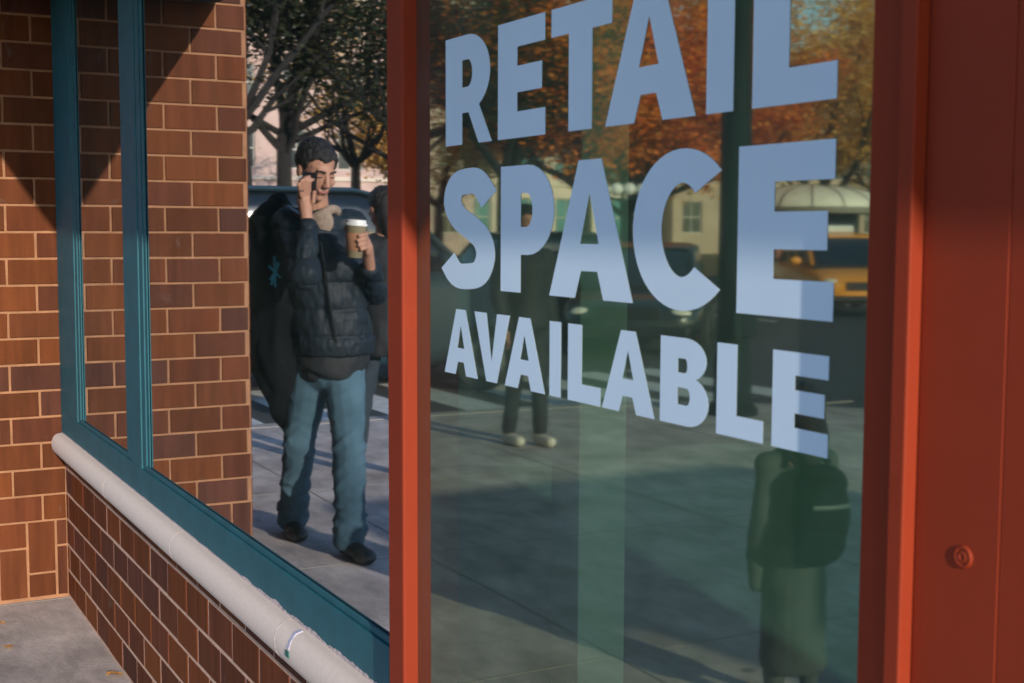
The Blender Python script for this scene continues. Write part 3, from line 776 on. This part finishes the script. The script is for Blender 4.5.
def walker(label, base, f, height, coat, legm, shoem, longhair=.12, stride=.16, coatlen=.45, pack=None, arms=True, group=None):
    """a standing / strolling figure built round local z-up, facing f"""
    k = height/1.75; base = V(base); f = V(f).normalized(); s = f.cross(UP).normalized()
    def p(x, y, z): return base + s*x*k + f*y*k + UP*z*k
    bm = bmesh.new(); hc = p(0, .02, 1.63); hp_, ax = head(bm, hc, f-UP*.1, k if height > 1.3 else k*1.45)
    if height < 1.3: pass
    capsule(bm, p(0,0,1.55), p(0,-.01,1.42), .055*k, .06*k); capsule(bm, p(0,-.01,1.36), p(0,0,1.0), .13*k, .12*k)
    for sg in (-1, 1):
        capsule(bm, p(sg*.06,-.01,1.42), p(sg*.17,0,1.38), .05*k, .05*k)
        capsule(bm, p(sg*.18,0,1.38), p(sg*.22,-.02,1.10), .045*k, .037*k); w = p(sg*.21,.07,.86); capsule(bm, p(sg*.22,-.02,1.10), w, .036*k, .026*k)
        capsule(bm, w, w-UP*.08*k+f*.01, .028*k, .024*k)
        for j in range(4): capsule(bm, w-UP*.08*k+f*(j-1.5)*.019*k, w-UP*(.15-.01*abs(j-1.5))*k+f*((j-1.5)*.018+.02)*k, .0095*k, .0075*k, 8)
        capsule(bm, w-UP*.04*k+f*.02*k, w-UP*.10*k+f*.055*k, .011*k, .009*k, 8)
        y = sg*stride
        capsule(bm, p(sg*.09,0,.92), p(sg*.09,y*.4+.03,.50), .08*k, .055*k); capsule(bm, p(sg*.09,y*.4+.03,.50), p(sg*.09,y,.09), .05*k, .035*k); capsule(bm, p(sg*.09,y,.06), p(sg*.09,y+.13,.035), .035*k, .03*k)
    body = bake(bm, 'person', .009*max(k, .6), M['skin'], sm=3); rebase(body, base); tag(body, label, 'person', group)
    hairmesh(hc, f-UP*.1, body, k*1.05 if height > 1.3 else k*1.5, long=longhair)
    bm = bmesh.new(); capsule(bm, p(0,0,.98), p(0,0,.88), .14*k, .14*k)
    for sg in (-1, 1):
        y = sg*stride
        capsule(bm, p(sg*.09,0,.90), p(sg*.09,y*.4+.03,.50), .092*k, .068*k); capsule(bm, p(sg*.09,y*.4+.03,.50), p(sg*.09,y,.12), .066*k, .055*k)
    bake(bm, 'trousers', .014*k, M[legm], body, sm=3, disp=lambda co: .008*noise.noise(co*14))
    for sg in (-1, 1):
        y = sg*stride; bm = bmesh.new(); capsule(bm, p(sg*.09,y-.03,.05), p(sg*.09,y+.15,.042), .046*k, .040*k); capsule(bm, p(sg*.09,y-.03,.05), p(sg*.09,y-.02,.09), .045*k, .042*k)
        o = bake(bm, 'shoe', .010*k, M[shoem], body, sm=2)
        zz = base.z
        for v in o.data.vertices: v.co.z = max(v.co.z, zz+.003)
    bm = bmesh.new(); ell(bm, p(0,0,1.40), (.15*k,.11*k,.09*k), (s, f, UP))
    tube(bm, [p(0,0,1.44), p(0,0,1.3), p(0,0,1.05), p(0,0,1.40-coatlen), p(0,0,1.36-coatlen)], [.11*k,.175*k,.165*k,.19*k,.18*k], 20)
    for sg in (-1, 1):
        capsule(bm, p(sg*.08,0,1.38), p(sg*.18,0,1.37), .075*k, .075*k); capsule(bm, p(sg*.18,0,1.37), p(sg*.225,-.02,1.10), .073*k, .06*k); capsule(bm, p(sg*.225,-.02,1.10), p(sg*.21,.065,.88), .058*k, .047*k)
    if pack:
        for sg in (-1, 1): capsule(bm, p(sg*.21,.065,.88), p(sg*.20,.07,.70), .052*k, .04*k)
    bake(bm, 'coat', .012*k, M[coat], body, sm=4, disp=lambda co: .008*noise.noise(co*12))
    if pack:
        bp_ = thing('backpack', pack, 'backpack', tuple(p(0, -.24, 1.05))); bp_['_w'] = 1
        bm = bmesh.new(); ell(bm, p(0,-.24,1.30), (.16*k,.10*k,.11*k), (s,f,UP)); ell(bm, p(0,-.24,1.13), (.175*k,.125*k,.25*k), (s,f,UP)); ell(bm, p(0,-.22,.98), (.17*k,.11*k,.13*k), (s,f,UP))
        bake(bm, 'pack_body', .010*k, M['bagdark'], bp_, sm=5)
        bm = bmesh.new(); tube(bm, [p(x, -.24-.125*math.sqrt(max(0, 1-(x/.19)**2)), 1.20) for x in (-.11,-.05,0,.05,.11)], [.014*k]*5, 8); obj('pale_stripe', bm, M['stripe'], bp_, smooth=True)
        for sg in (-1, 1):
            bm = bmesh.new(); tube(bm, [p(sg*.10,-.16,1.40), p(sg*.10,-.02,1.47), p(sg*.11,.17,1.36), p(sg*.13,.18,1.15), p(sg*.15,-.12,.98)], [.020*k]*5, 8); obj('strap', bm, M['black'], bp_, smooth=True)
    return body

q = P(385, 487, 7.15)
walker('pedestrian in black coat and dark jeans half hidden behind the red post', (q.x, 7.15, 0), -TC*.8-IR*.5, 1.68, 'blackcloth', 'darkjeans', 'shoe', .10, stride=.2, coatlen=.62)
q = P(527, 447, 7.75)
walker('pedestrian in all black clothes wearing pale canvas shoes behind the lettering', (q.x, 7.75, 0), TC+IR*.45, 1.60, 'blackcloth', 'blackcloth', 'whiteshoe', .14, stride=.07, coatlen=.5)
q = P(800, 600, 3.05)
walker('small child in dark coat seen from behind near the right edge of the glass', (q.x, 3.05, 0), -TC*.9-IR*.2, .96, 'childcoat', 'childcoat', 'shoe', .10, stride=.03, coatlen=1.12, pack='dark backpack with one pale stripe worn by the small child')

# ------------------------------------------------------------------ vehicles
def car(name, label, cat, loc, rotz, paint, L=4.6, Wd=1.82, Ht=1.45, van=0, taxi=False):
    t = thing(name, label, cat, loc, rotz)
    def loft(bm, st, n=24, ex=4.0):
        rings = []
        for x, w, z0, z1 in st:
            ring = []
            for k in range(n):
                a = 2*PI*k/n; c, s = math.cos(a), math.sin(a)
                ring.append(bm.verts.new((x, math.copysign(abs(c)**(2/ex), c)*w, (z0+z1)/2+math.copysign(abs(s)**(2/ex), s)*(z1-z0)/2)))
            rings.append(ring)
        for a, b in zip(rings, rings[1:]):
            for k in range(n): bm.faces.new((a[k], a[(k+1)%n], b[(k+1)%n], b[k]))
        bm.faces.new(rings[0]); bm.faces.new(rings[-1][::-1])
    h = L/2; w = Wd/2; bz = .62*Ht
    bm = bmesh.new()
    hood = bz-.10 if not van else bz-.02
    loft(bm, [(-h, w*.72, .38, bz-.14), (-h+.08, w*.90, .30, bz-.05), (-h+.4, w*.98, .24, bz), (-h*.35, w, .22, bz+.02), (h*.15, w, .22, bz+.01), (h*.42, w*.98, .22, bz-.03), (h-.45, w*.95, .24, hood-.02), (h-.12, w*.88, .28, hood-.12), (h, w*.70, .36, hood-.22)], 28, 5)
    obj('body', bm, M[paint], t, smooth=True)
    bm = bmesh.new(); rear = -h+.12 if van else -h+.75
    loft(bm, [(rear, w*.80, bz-.1, bz+.05), (rear+(.22 if van else .45), w*.80, bz-.1, Ht-.05), (rear+(.5 if van else .9), w*.82, bz-.1, Ht-.02), (h*.10, w*.80, bz-.1, Ht-.03), (h*.26, w*.80, bz-.1, Ht-.12), (h*.58, w*.80, bz-.1, bz+.0)], 28, 5)
    obj('window', bm, M['carglass'], t, smooth=True)
    bm = bmesh.new()
    loft(bm, [(rear+(.22 if van else .45), w*.70, Ht-.085, Ht-.03), (rear+(.5 if van else .9), w*.74, Ht-.075, Ht), (h*.10, w*.72, Ht-.08, Ht-.01), (h*.20, w*.70, Ht-.12, Ht-.06)], 20, 4)
    obj('roof', bm, M[paint], t, smooth=True)
    for sg in (-1, 1):
        for xa, xb in ((h*.56, h*.24), (-.10, -.12), (rear+.02, rear+(.24 if van else .47)), (rear+1.35, rear+1.3) if van else (rear+.9, rear+.95)):
            bm = bmesh.new(); tube(bm, [(xa, sg*w*.815, bz), (xb, sg*w*.745, Ht-.06)], [.035, .03], 6)
            obj('pillar', bm, M[paint], t)
        for xw in (-h+.85, h-.85):
            bm = bmesh.new(); lathe(bm, [(.20, -.11), (.315, -.10), (.33, -.05), (.33, .05), (.315, .10), (.20, .11)], (xw, sg*(w-.10), .33), 28, ax=(0, 1, 0)); ty = obj('wheel', bm, M['tyre'], t, smooth=False)
            bm = bmesh.new(); lathe(bm, [(.20, .0), (.20, .115), (.17, .118), (.06, .10), (.05, .122), (.01, .122)], (xw, sg*(w-.10), .33), 20, ax=(0, sg, 0)); obj('rim', bm, M['chrome'], ty)
        bm = bmesh.new(); ell(bm, (h-.16, sg*w*.66, hood-.20), (.12, .17, .075)); obj('headlight', bm, M['lamp'], t, smooth=True)
        bm = bmesh.new(); ell(bm, (-h+.06, sg*w*.72, bz-.16), (.07, .13, .09)); obj('tail_light', bm, M['redlens'], t, smooth=True)
        bm = bmesh.new(); ell(bm, (h*.44, sg*(w+.08), bz+.06), (.06, .11, .075)); obj('wing_mirror', bm, M[paint], t, smooth=True)
    bm = bmesh.new(); box(bm, h-.04, h+.02, -w*.42, w*.42, .50, .66, bev=.015); obj('grille', bm, M['black'], t)
    bm = bmesh.new(); box(bm, h-.10, h+.05, -w*.8, w*.8, .30, .42, bev=.03); obj('bumper', bm, M['black'], t)
    bm = bmesh.new(); box(bm, -h-.04, -h+.10, -w*.8, w*.8, .34, .48, bev=.03); obj('bumper', bm, M['black'], t)
    if taxi:
        bm = bmesh.new(); box(bm, -.14, .10, -.32, .32, Ht-.0, Ht+.14, bev=.03); obj('roof_light', bm, M['white'], t)
    return t
car('parked_van', 'blue grey van parked across the side street behind the man', 'van', (-3.55, 12.5, -.13), R(184), 'carblue', 4.7, 1.9, 1.98, van=1)
car('parked_car', 'dark saloon with glinting windscreen on the road behind the letter C', 'car', (-9.2, 15.0, -.13), R(-52), 'cardark', 4.6, 1.8, 1.40)
car('parked_car', 'black car farther left behind the letters S and P', 'car', (-9.5, 17.7, -.13), R(186), 'cardark', 4.7, 1.85, 1.55)
q = P(835, 300, 19.8)
car('taxi', 'orange yellow taxi cab passing below the pale domed canopy', 'taxi', (q.x, 19.8, -.13), R(-62), 'taxi', 4.8, 1.85, 1.52, taxi=True)

# ------------------------------------------------------------------ street furniture
q = P(734, 430, 8.3)
t = thing('street_pole', 'thick dark green street pole at the pavement edge behind the letters I and L', 'pole', (q.x, 8.3, 0))
bm = bmesh.new(); lathe(bm, [(.20, 0), (.20, .05), (.15, .10), (.145, .45), (.125, .50), (.118, 2.0), (.10, 5.8), (.11, 5.85), (.02, 5.95)], (0, 0, 0), 20); obj('shaft', bm, M['pole'], t, smooth=False)
bm = bmesh.new(); box(bm, -.11, .11, -.16, -.12, .62, .95, bev=.01); obj('access_door', bm, M['pole'], t)
q = P(625, 190, 21.9)
t = thing('park_lamp', 'park lamp post with a row of round white globes', 'street lamp', (q.x, 21.9, 0))
gz = q.z
bm = bmesh.new(); lathe(bm, [(.16, 0), (.14, .3), (.07, .4), (.05, gz-.25), (.08, gz-.2), (.03, gz-.15)], (0,0,0), 14); tube(bm, [(.40, .21, gz-.13), (0, 0, gz-.2), (-.40, -.21, gz-.13)], [.03]*3, 8); obj('post', bm, M['pole'], t)
for k in range(4):
    a = (k-1.5)*.25
    bm = bmesh.new(); ell(bm, (a*.88, a*.47, gz+(.02 if k in (1, 2) else 0)), (.125,)*3); obj('globe', bm, M['globe'], t, smooth=True)
t = thing('shade_booth', 'green booth added unseen behind the viewer to shade the pavement', 'shade_booth', (-4.5, -3.4, 0))  # unseen booth, added only to cast shade on the mirrored pavement
bm = bmesh.new(); box(bm, -1.15, 1.15, -.8, .8, .08, 2.35, bev=.02); obj('booth', bm, M['pole'], t)
bm = bmesh.new(); box(bm, -1.35, 1.35, -1.0, 1.0, 2.352, 2.55, bev=.03); obj('roof', bm, M['soffit'], t)
bm = bmesh.new(); box(bm, 1.152, 1.20, -.65, .65, .95, 1.0); obj('counter', bm, M['metal'], t)
bm = bmesh.new(); box(bm, 1.152, 1.17, -.62, .62, 1.05, 2.1); obj('shutter', bm, M['frame'], t)
bm = bmesh.new(); box(bm, -1.1, 1.1, -.75, .75, 0, .079); obj('plinth', bm, M['black'], t)
# kiosk with ribbed dome
q = P(812, 212, 27.5)
t = thing('kiosk', 'street kiosk under a pale ribbed dome canopy', 'kiosk', (q.x, 27.5, 0), R(40))
zr = q.z; zt = zr + .62
bm = bmesh.new(); rings = []
for i in range(9):
    a = R(90*i/8); rings.append([(2.05*math.cos(a), (zr+.10)+(.60)*math.sin(a))])
lathe(bm, [(r[0][0], r[0][1]) for r in rings], (0,0,0), 48); obj('dome', bm, M['canopy'], t, smooth=True)
for k in range(16):
    bm = bmesh.new(); A = 2*PI*k/16; tube(bm, [(2.07*math.cos(R(90*i/8))*math.cos(A), 2.07*math.cos(R(90*i/8))*math.sin(A), zr+.105+.605*math.sin(R(90*i/8))) for i in range(9)], [.016]*9, 6); obj('rib', bm, M['rib'], t)
bm = bmesh.new(); lathe(bm, [(2.12, zr-.06), (2.14, zr-.05), (2.14, zr+.10), (2.05, zr+.11)], (0,0,0), 48); obj('rim', bm, M['rib'], t)
bm = bmesh.new(); box(bm, -1.2, 1.2, -1.2, 1.2, 0, zr-.06, bev=.02); obj('booth', bm, M['cardark'], t)
bm = bmesh.new(); box(bm, -.3, 1.35, -1.28, -1.21, zr-.50, zr-.12); obj('sign_board', bm, M['white'], t)
bm = bmesh.new(); box(bm, -.9, .9, -1.27, -1.21, .7, zr-.55); obj('poster', bm, M['poster'], t)

# ------------------------------------------------------------------ trees
def make_tree(label, loc, h, crown_r, crown_z, tr, tones, nleaf=9000, leaf=.11, lean=(0,0), seed=1, open_=0, group=None, flat=.7, nl=7):
    rnd = random.Random(seed)
    t = thing('tree', label, 'tree', loc, 0, group)
    bm = bmesh.new(); ends = []
    fork = crown_z*.72
    pts = [V((0,0,-.05)), V((lean[0]*.2, lean[1]*.2, fork*.4)), V((lean[0]*.5, lean[1]*.5, fork*.8)), V((lean[0]*.8, lean[1]*.8, fork))]
    tube(bm, pts, [tr*1.25, tr, tr*.9, tr*.8], 12)
    def limb(p, d, ln, r, lvl):
        q = [p]; cur = p.copy(); dd = d.normalized()
        for i in range(5):
            dd = (dd + V((rnd.uniform(-.35,.35), rnd.uniform(-.35,.35), rnd.uniform(-.12,.28)))).normalized(); cur = cur+dd*ln/5; q.append(cur.copy())
        tube(bm, q, [r*(1-.13*i) for i in range(6)], 8 if lvl == 0 else 5)
        if lvl < 2:
            for k in range(4 if lvl == 0 else 3):
                i = rnd.randint(2, 5); limb(q[i], (dd+V((rnd.uniform(-1,1), rnd.uniform(-1,1), rnd.uniform(-.3,.6)))), ln*rnd.uniform(.45,.7), r*.5, lvl+1)
        ends.append(q[-1]); ends.append(q[3])
    top = pts[-1]
    for k in range(nl):
        a = 2*PI*k/nl+rnd.uniform(-.3,.3); limb(top-V((0,0,rnd.uniform(0, fork*.15))), V((math.cos(a), math.sin(a), rnd.uniform(.35,1.5))), crown_r*rnd.uniform(.7,1.05), tr*rnd.uniform(.35,.55), 0)
    limb(top, V((lean[0]*.1, lean[1]*.1, 1)), (h-fork)*.6, tr*.7, 0)
    obj('trunk', bm, M['bark'], t, smooth=True)
    # leaves: clumps round limb ends
    bm = bmesh.new(); lay = bm.loops.layers.float_color.new('tone')
    cl = [(e, rnd.uniform(.35, .95)) for e in ends for _ in range(2)]
    for e in range(int(len(ends)*.5)):
        a = rnd.uniform(0, 2*PI); u = rnd.uniform(.35, 1); zc = rnd.uniform(-1, 1)
        rr = crown_r*u*math.sqrt(1-zc*zc*.9)
        cl.append((V((lean[0]+rr*math.cos(a), lean[1]+rr*math.sin(a), crown_z+(h-crown_z)*.5*(1+zc*flat*1.3))), rnd.uniform(.4, 1.0)))
    per = max(1, int(nleaf*1.7)//len(cl)); leaf *= .74
    for c, rad in cl:
        if rnd.random() < open_: continue
        base = rnd.choice(tones); g0 = rnd.uniform(.75, 1.25)
        for _ in range(per):
            d = V((rnd.gauss(0,1), rnd.gauss(0,1), rnd.gauss(0,.75)))*rad*.5; p = c+d
            n = V((rnd.gauss(0,1), rnd.gauss(0,1), rnd.gauss(0,1))).normalized(); s, u, _n = basis(n); l = leaf*rnd.uniform(.6,1.4)
            vs = [bm.verts.new(p+s*l*.5), bm.verts.new(p+u*l*.32), bm.verts.new(p-s*l*.5), bm.verts.new(p-u*l*.32)]
            fc = bm.faces.new(vs); g = g0*rnd.uniform(.8,1.2)
            for lp in fc.loops: lp[lay] = (base[0]*g, base[1]*g, base[2]*g, 1)
    obj('crown', bm, M['leafattr'], t, recalc=False)
    return t
SHADE_GREEN = [(.030,.045,.022), (.040,.05,.025), (.055,.055,.022)]  # leaf greens with the shade of a building painted into the colour
OR = [(.92,.27,.04), (.85,.24,.04), (.90,.38,.06), (.62,.22,.05)]
GO = [(.88,.52,.13), (.80,.42,.09), (.62,.36,.09), (.92,.66,.26)]
g = 'trees along the park edge'
make_tree('tree with leaves coloured as if in shade and the left of two thick trunks above the man', (-5.75, 21.9, 0), 11, 3.6, 4.6, .18, SHADE_GREEN, 15000, .13, seed=3, lean=(.2, 0), group=g, open_=.35, nl=9)
make_tree('tree with leaves coloured as if in shade and the second thick trunk left of the man', (-6.9, 23.4, 0), 10, 3.2, 4.4, .15, SHADE_GREEN, 13000, .13, seed=5, group=g, open_=.4, nl=9)
make_tree('shade coloured tree with a leaning bare fork right of the man', (-8.6, 22.9, 0), 10, 3.4, 4.2, .14, SHADE_GREEN, 12000, .13, seed=8, lean=(-.6, 0), group=g, open_=.45, nl=9)
make_tree('shade coloured tree with scattered rust leaves beside the red post', (-11.9, 24.2, 0), 9.5, 3.0, 3.6, .2, SHADE_GREEN[1:]+OR[:3], 14000, .16, seed=11, group=g)
make_tree('bright orange autumn tree behind the letters E and T', (-15.2, 26.5, 0), 10.5, 3.6, 3.2, .2, OR, 22000, .17, seed=13, group=g)
make_tree('deep orange autumn tree behind the letter A of RETAIL', (-18.2, 28.5, 0), 10, 3.5, 3.0, .2, OR, 22000, .17, seed=17, group=g)
make_tree('golden brown tree above the kiosk at the right of the glass', (-24.6, 29.0, 0), 11, 4.0, 3.2, .20, GO, 26000, .17, seed=21, open_=.12, group=g)
make_tree('tall brown gold tree behind the kiosk', (-31.5, 33, 0), 12, 4.2, 3.2, .22, GO, 18000, .19, seed=23, open_=.3, group=g)
make_tree('far rust coloured tree between the two orange trees', (-24.0, 38, 0), 10, 4.4, 2.6, .2, OR[2:]+GO[:2], 16000, .2, seed=29, group=g)
make_tree('far thin bare tree against the rose brick building', (-13.2, 36, 0), 10, 3.2, 4.6, .16, SHADE_GREEN+GO, 5000, .16, seed=31, open_=.4, group=g)
make_tree('far golden tree in front of the limestone building', (-21.0, 47, 0), 9, 3.6, 3.2, .2, GO, 12000, .2, seed=37, open_=.2, group=g)

# ------------------------------------------------------------------ buildings
def building(label, x0, x1, y, h, m, cols, rows, win_w, win_h, z_first, dz, glassm, depth=12, cornice=True):
    t = thing('building', label, 'building', ((x0+x1)/2, y, 0)); Wb = x1-x0; hw = Wb/2
    xs = [-hw]; zs = [0]
    step = Wb/cols; cx = [-hw+step*(i+.5) for i in range(cols)]
    for c in cx: xs += [c-win_w/2, c+win_w/2]
    xs.append(hw)
    cz = [z_first+dz*r for r in range(rows)]
    for c in cz: zs += [c, c+win_h]
    zs.append(h)
    bm = bmesh.new()
    for i in range(len(xs)-1):
        for j in range(len(zs)-1):
            hole = (i % 2 == 1) and (j % 2 == 1)
            a, b, c, d = xs[i], xs[i+1], zs[j], zs[j+1]
            if not hole: bm.faces.new([bm.verts.new(p) for p in ((a,0,c),(b,0,c),(b,0,d),(a,0,d))])
            else:
                for q4 in (((a,0,c),(b,0,c),(b,.3,c),(a,.3,c)), ((a,0,d),(b,0,d),(b,.3,d),(a,.3,d)), ((a,0,c),(a,.3,c),(a,.3,d),(a,0,d)), ((b,0,c),(b,.3,c),(b,.3,d),(b,0,d))):
                    bm.faces.new([bm.verts.new(p) for p in q4])
    box(bm, -hw, hw, .35, depth, 0, h); 
    for s0 in (-hw, hw): bm.faces.new([bm.verts.new(p) for p in ((s0,0,0),(s0,.35,0),(s0,.35,h),(s0,0,h))])
    bm.faces.new([bm.verts.new(p) for p in ((-hw,0,h),(hw,0,h),(hw,.35,h),(-hw,.35,h))])
    obj('wall', bm, M[m], t)
    if cornice:
        bm = bmesh.new(); box(bm, -hw-.3, hw+.3, -.35, -.002, h-.5, h+.25); box(bm, -hw-.1, hw+.1, -.15, -.003, h-.9, h-.5); box(bm, -hw, hw, -.10, -.002, z_first+dz-.55, z_first+dz-.35); obj('cornice', bm, M['limestone'], t)
    fr0 = pn0 = None
    for c in cx:
        for z in cz:
            if fr0 is None:
                bm = bmesh.new(); e = .07; a, b = -win_w/2, win_w/2
                box(bm, a, a+e, .12, .2, 0, win_h); box(bm, b-e, b, .12, .2, 0, win_h); box(bm, a+e, b-e, .12, .2, 0, e); box(bm, a+e, b-e, .12, .2, win_h-e, win_h); box(bm, a+e, b-e, .13, .19, win_h/2-.03, win_h/2+.03)
                nm = max(1, int(win_w/.8))
                for k in range(1, nm+1):
                    if nm > 1 or win_w > 1.1:
                        xx = a+(b-a)*k/(nm+1); box(bm, xx-.03, xx+.03, .125, .195, e, win_h-e)
                fr0 = obj('window', bm, M['frame'], t); fr0.location = (c, 0, z)
                bm = bmesh.new(); box(bm, a+e, b-e, .15, .16, e, win_h-e); pn0 = obj('pane', bm, M[glassm], fr0)
            else:
                f = fr0.copy(); C.objects.link(f); f.parent = t; f.location = (c, 0, z)
                g_ = pn0.copy(); C.objects.link(g_); g_.parent = f
    return t
building('rose brick apartment building behind the bare trees', -30, -8, 62, 13, 'pinkbrick', 8, 4, 1.3, 1.9, 1.2, 3.1, 'darkglass')
building('pale limestone building with teal glazing behind the letters', -43, -30.3, 66, 15, 'limestone', 4, 4, 2.3, 2.2, 1.0, 3.4, 'tealglass')
building('tan building beyond the golden trees at the right', -72, -44, 64, 11, 'tan', 10, 3, 1.4, 1.9, 1.2, 3.3, 'darkglass')
building('tall pale building at the left beyond the park', 12, -7.6+0, 64, 22, 'limestone', 6, 6, 1.4, 2.0, 1.2, 3.4, 'darkglass') if False else building('tall pale building at the left end beyond the park', -7.6, 12, 64, 22, 'limestone', 7, 6, 1.4, 2.0, 1.2, 3.4, 'darkglass')

# ------------------------------------------------------------------ fallen leaves
def leafbm(seed):
    rnd = random.Random(seed); bm = bmesh.new(); n = 7; L_ = []; R_ = []; Cn = []
    for i in range(n):
        t = i/(n-1); w = .014*math.sin(PI*t)**.7*(1+.3*(i % 2)); x = (t-.5)*.06; z = .004+.008*math.sin(t*3+seed)
        Cn.append(bm.verts.new((x, 0, z))); L_.append(bm.verts.new((x, w+1e-4, z+.006))); R_.append(bm.verts.new((x, -w-1e-4, z+.005)))
    for i in range(n-1):
        bm.faces.new((Cn[i], Cn[i+1], L_[i+1], L_[i])); bm.faces.new((R_[i], R_[i+1], Cn[i+1], Cn[i]))
    return bm
lf = [None]*2
spots = [(-.30, 5.05, .2, 'lone dry leaf lying nearest the brick pier on the pavement'), (-.30, 4.75, 1.2, 'curled orange leaf alone on the open pavement'),
 (-.035, 4.28, .4, 'uppermost dry leaf of the heap against the low wall'), (-.05, 4.17, 1.9, 'orange leaf in the leaf heap by the wall foot'), (-.03, 4.10, 2.6, 'pale leaf in the heap at the wall foot'),
 (-.07, 4.12, .9, 'leaf on the pavement side of the heap by the wall'), (-.04, 4.02, 2.2, 'lowest dry leaf of the heap at the wall foot')]
for i, (x, y, a, lab) in enumerate(spots):
    k = i % 2
    if lf[k] is None: o = obj('fallen_leaf', leafbm(k+1), M['fallen'])
    else: o = lf[k].copy(); C.objects.link(o)
    if lf[k] is None: lf[k] = o
    o.location = (x, y, .001); o.rotation_euler = (0, 0, a); tag(o, lab, 'leaf', 'dry leaves on the pavement')

for o in list(bpy.data.objects):
    if '_w' in o: del o['_w']
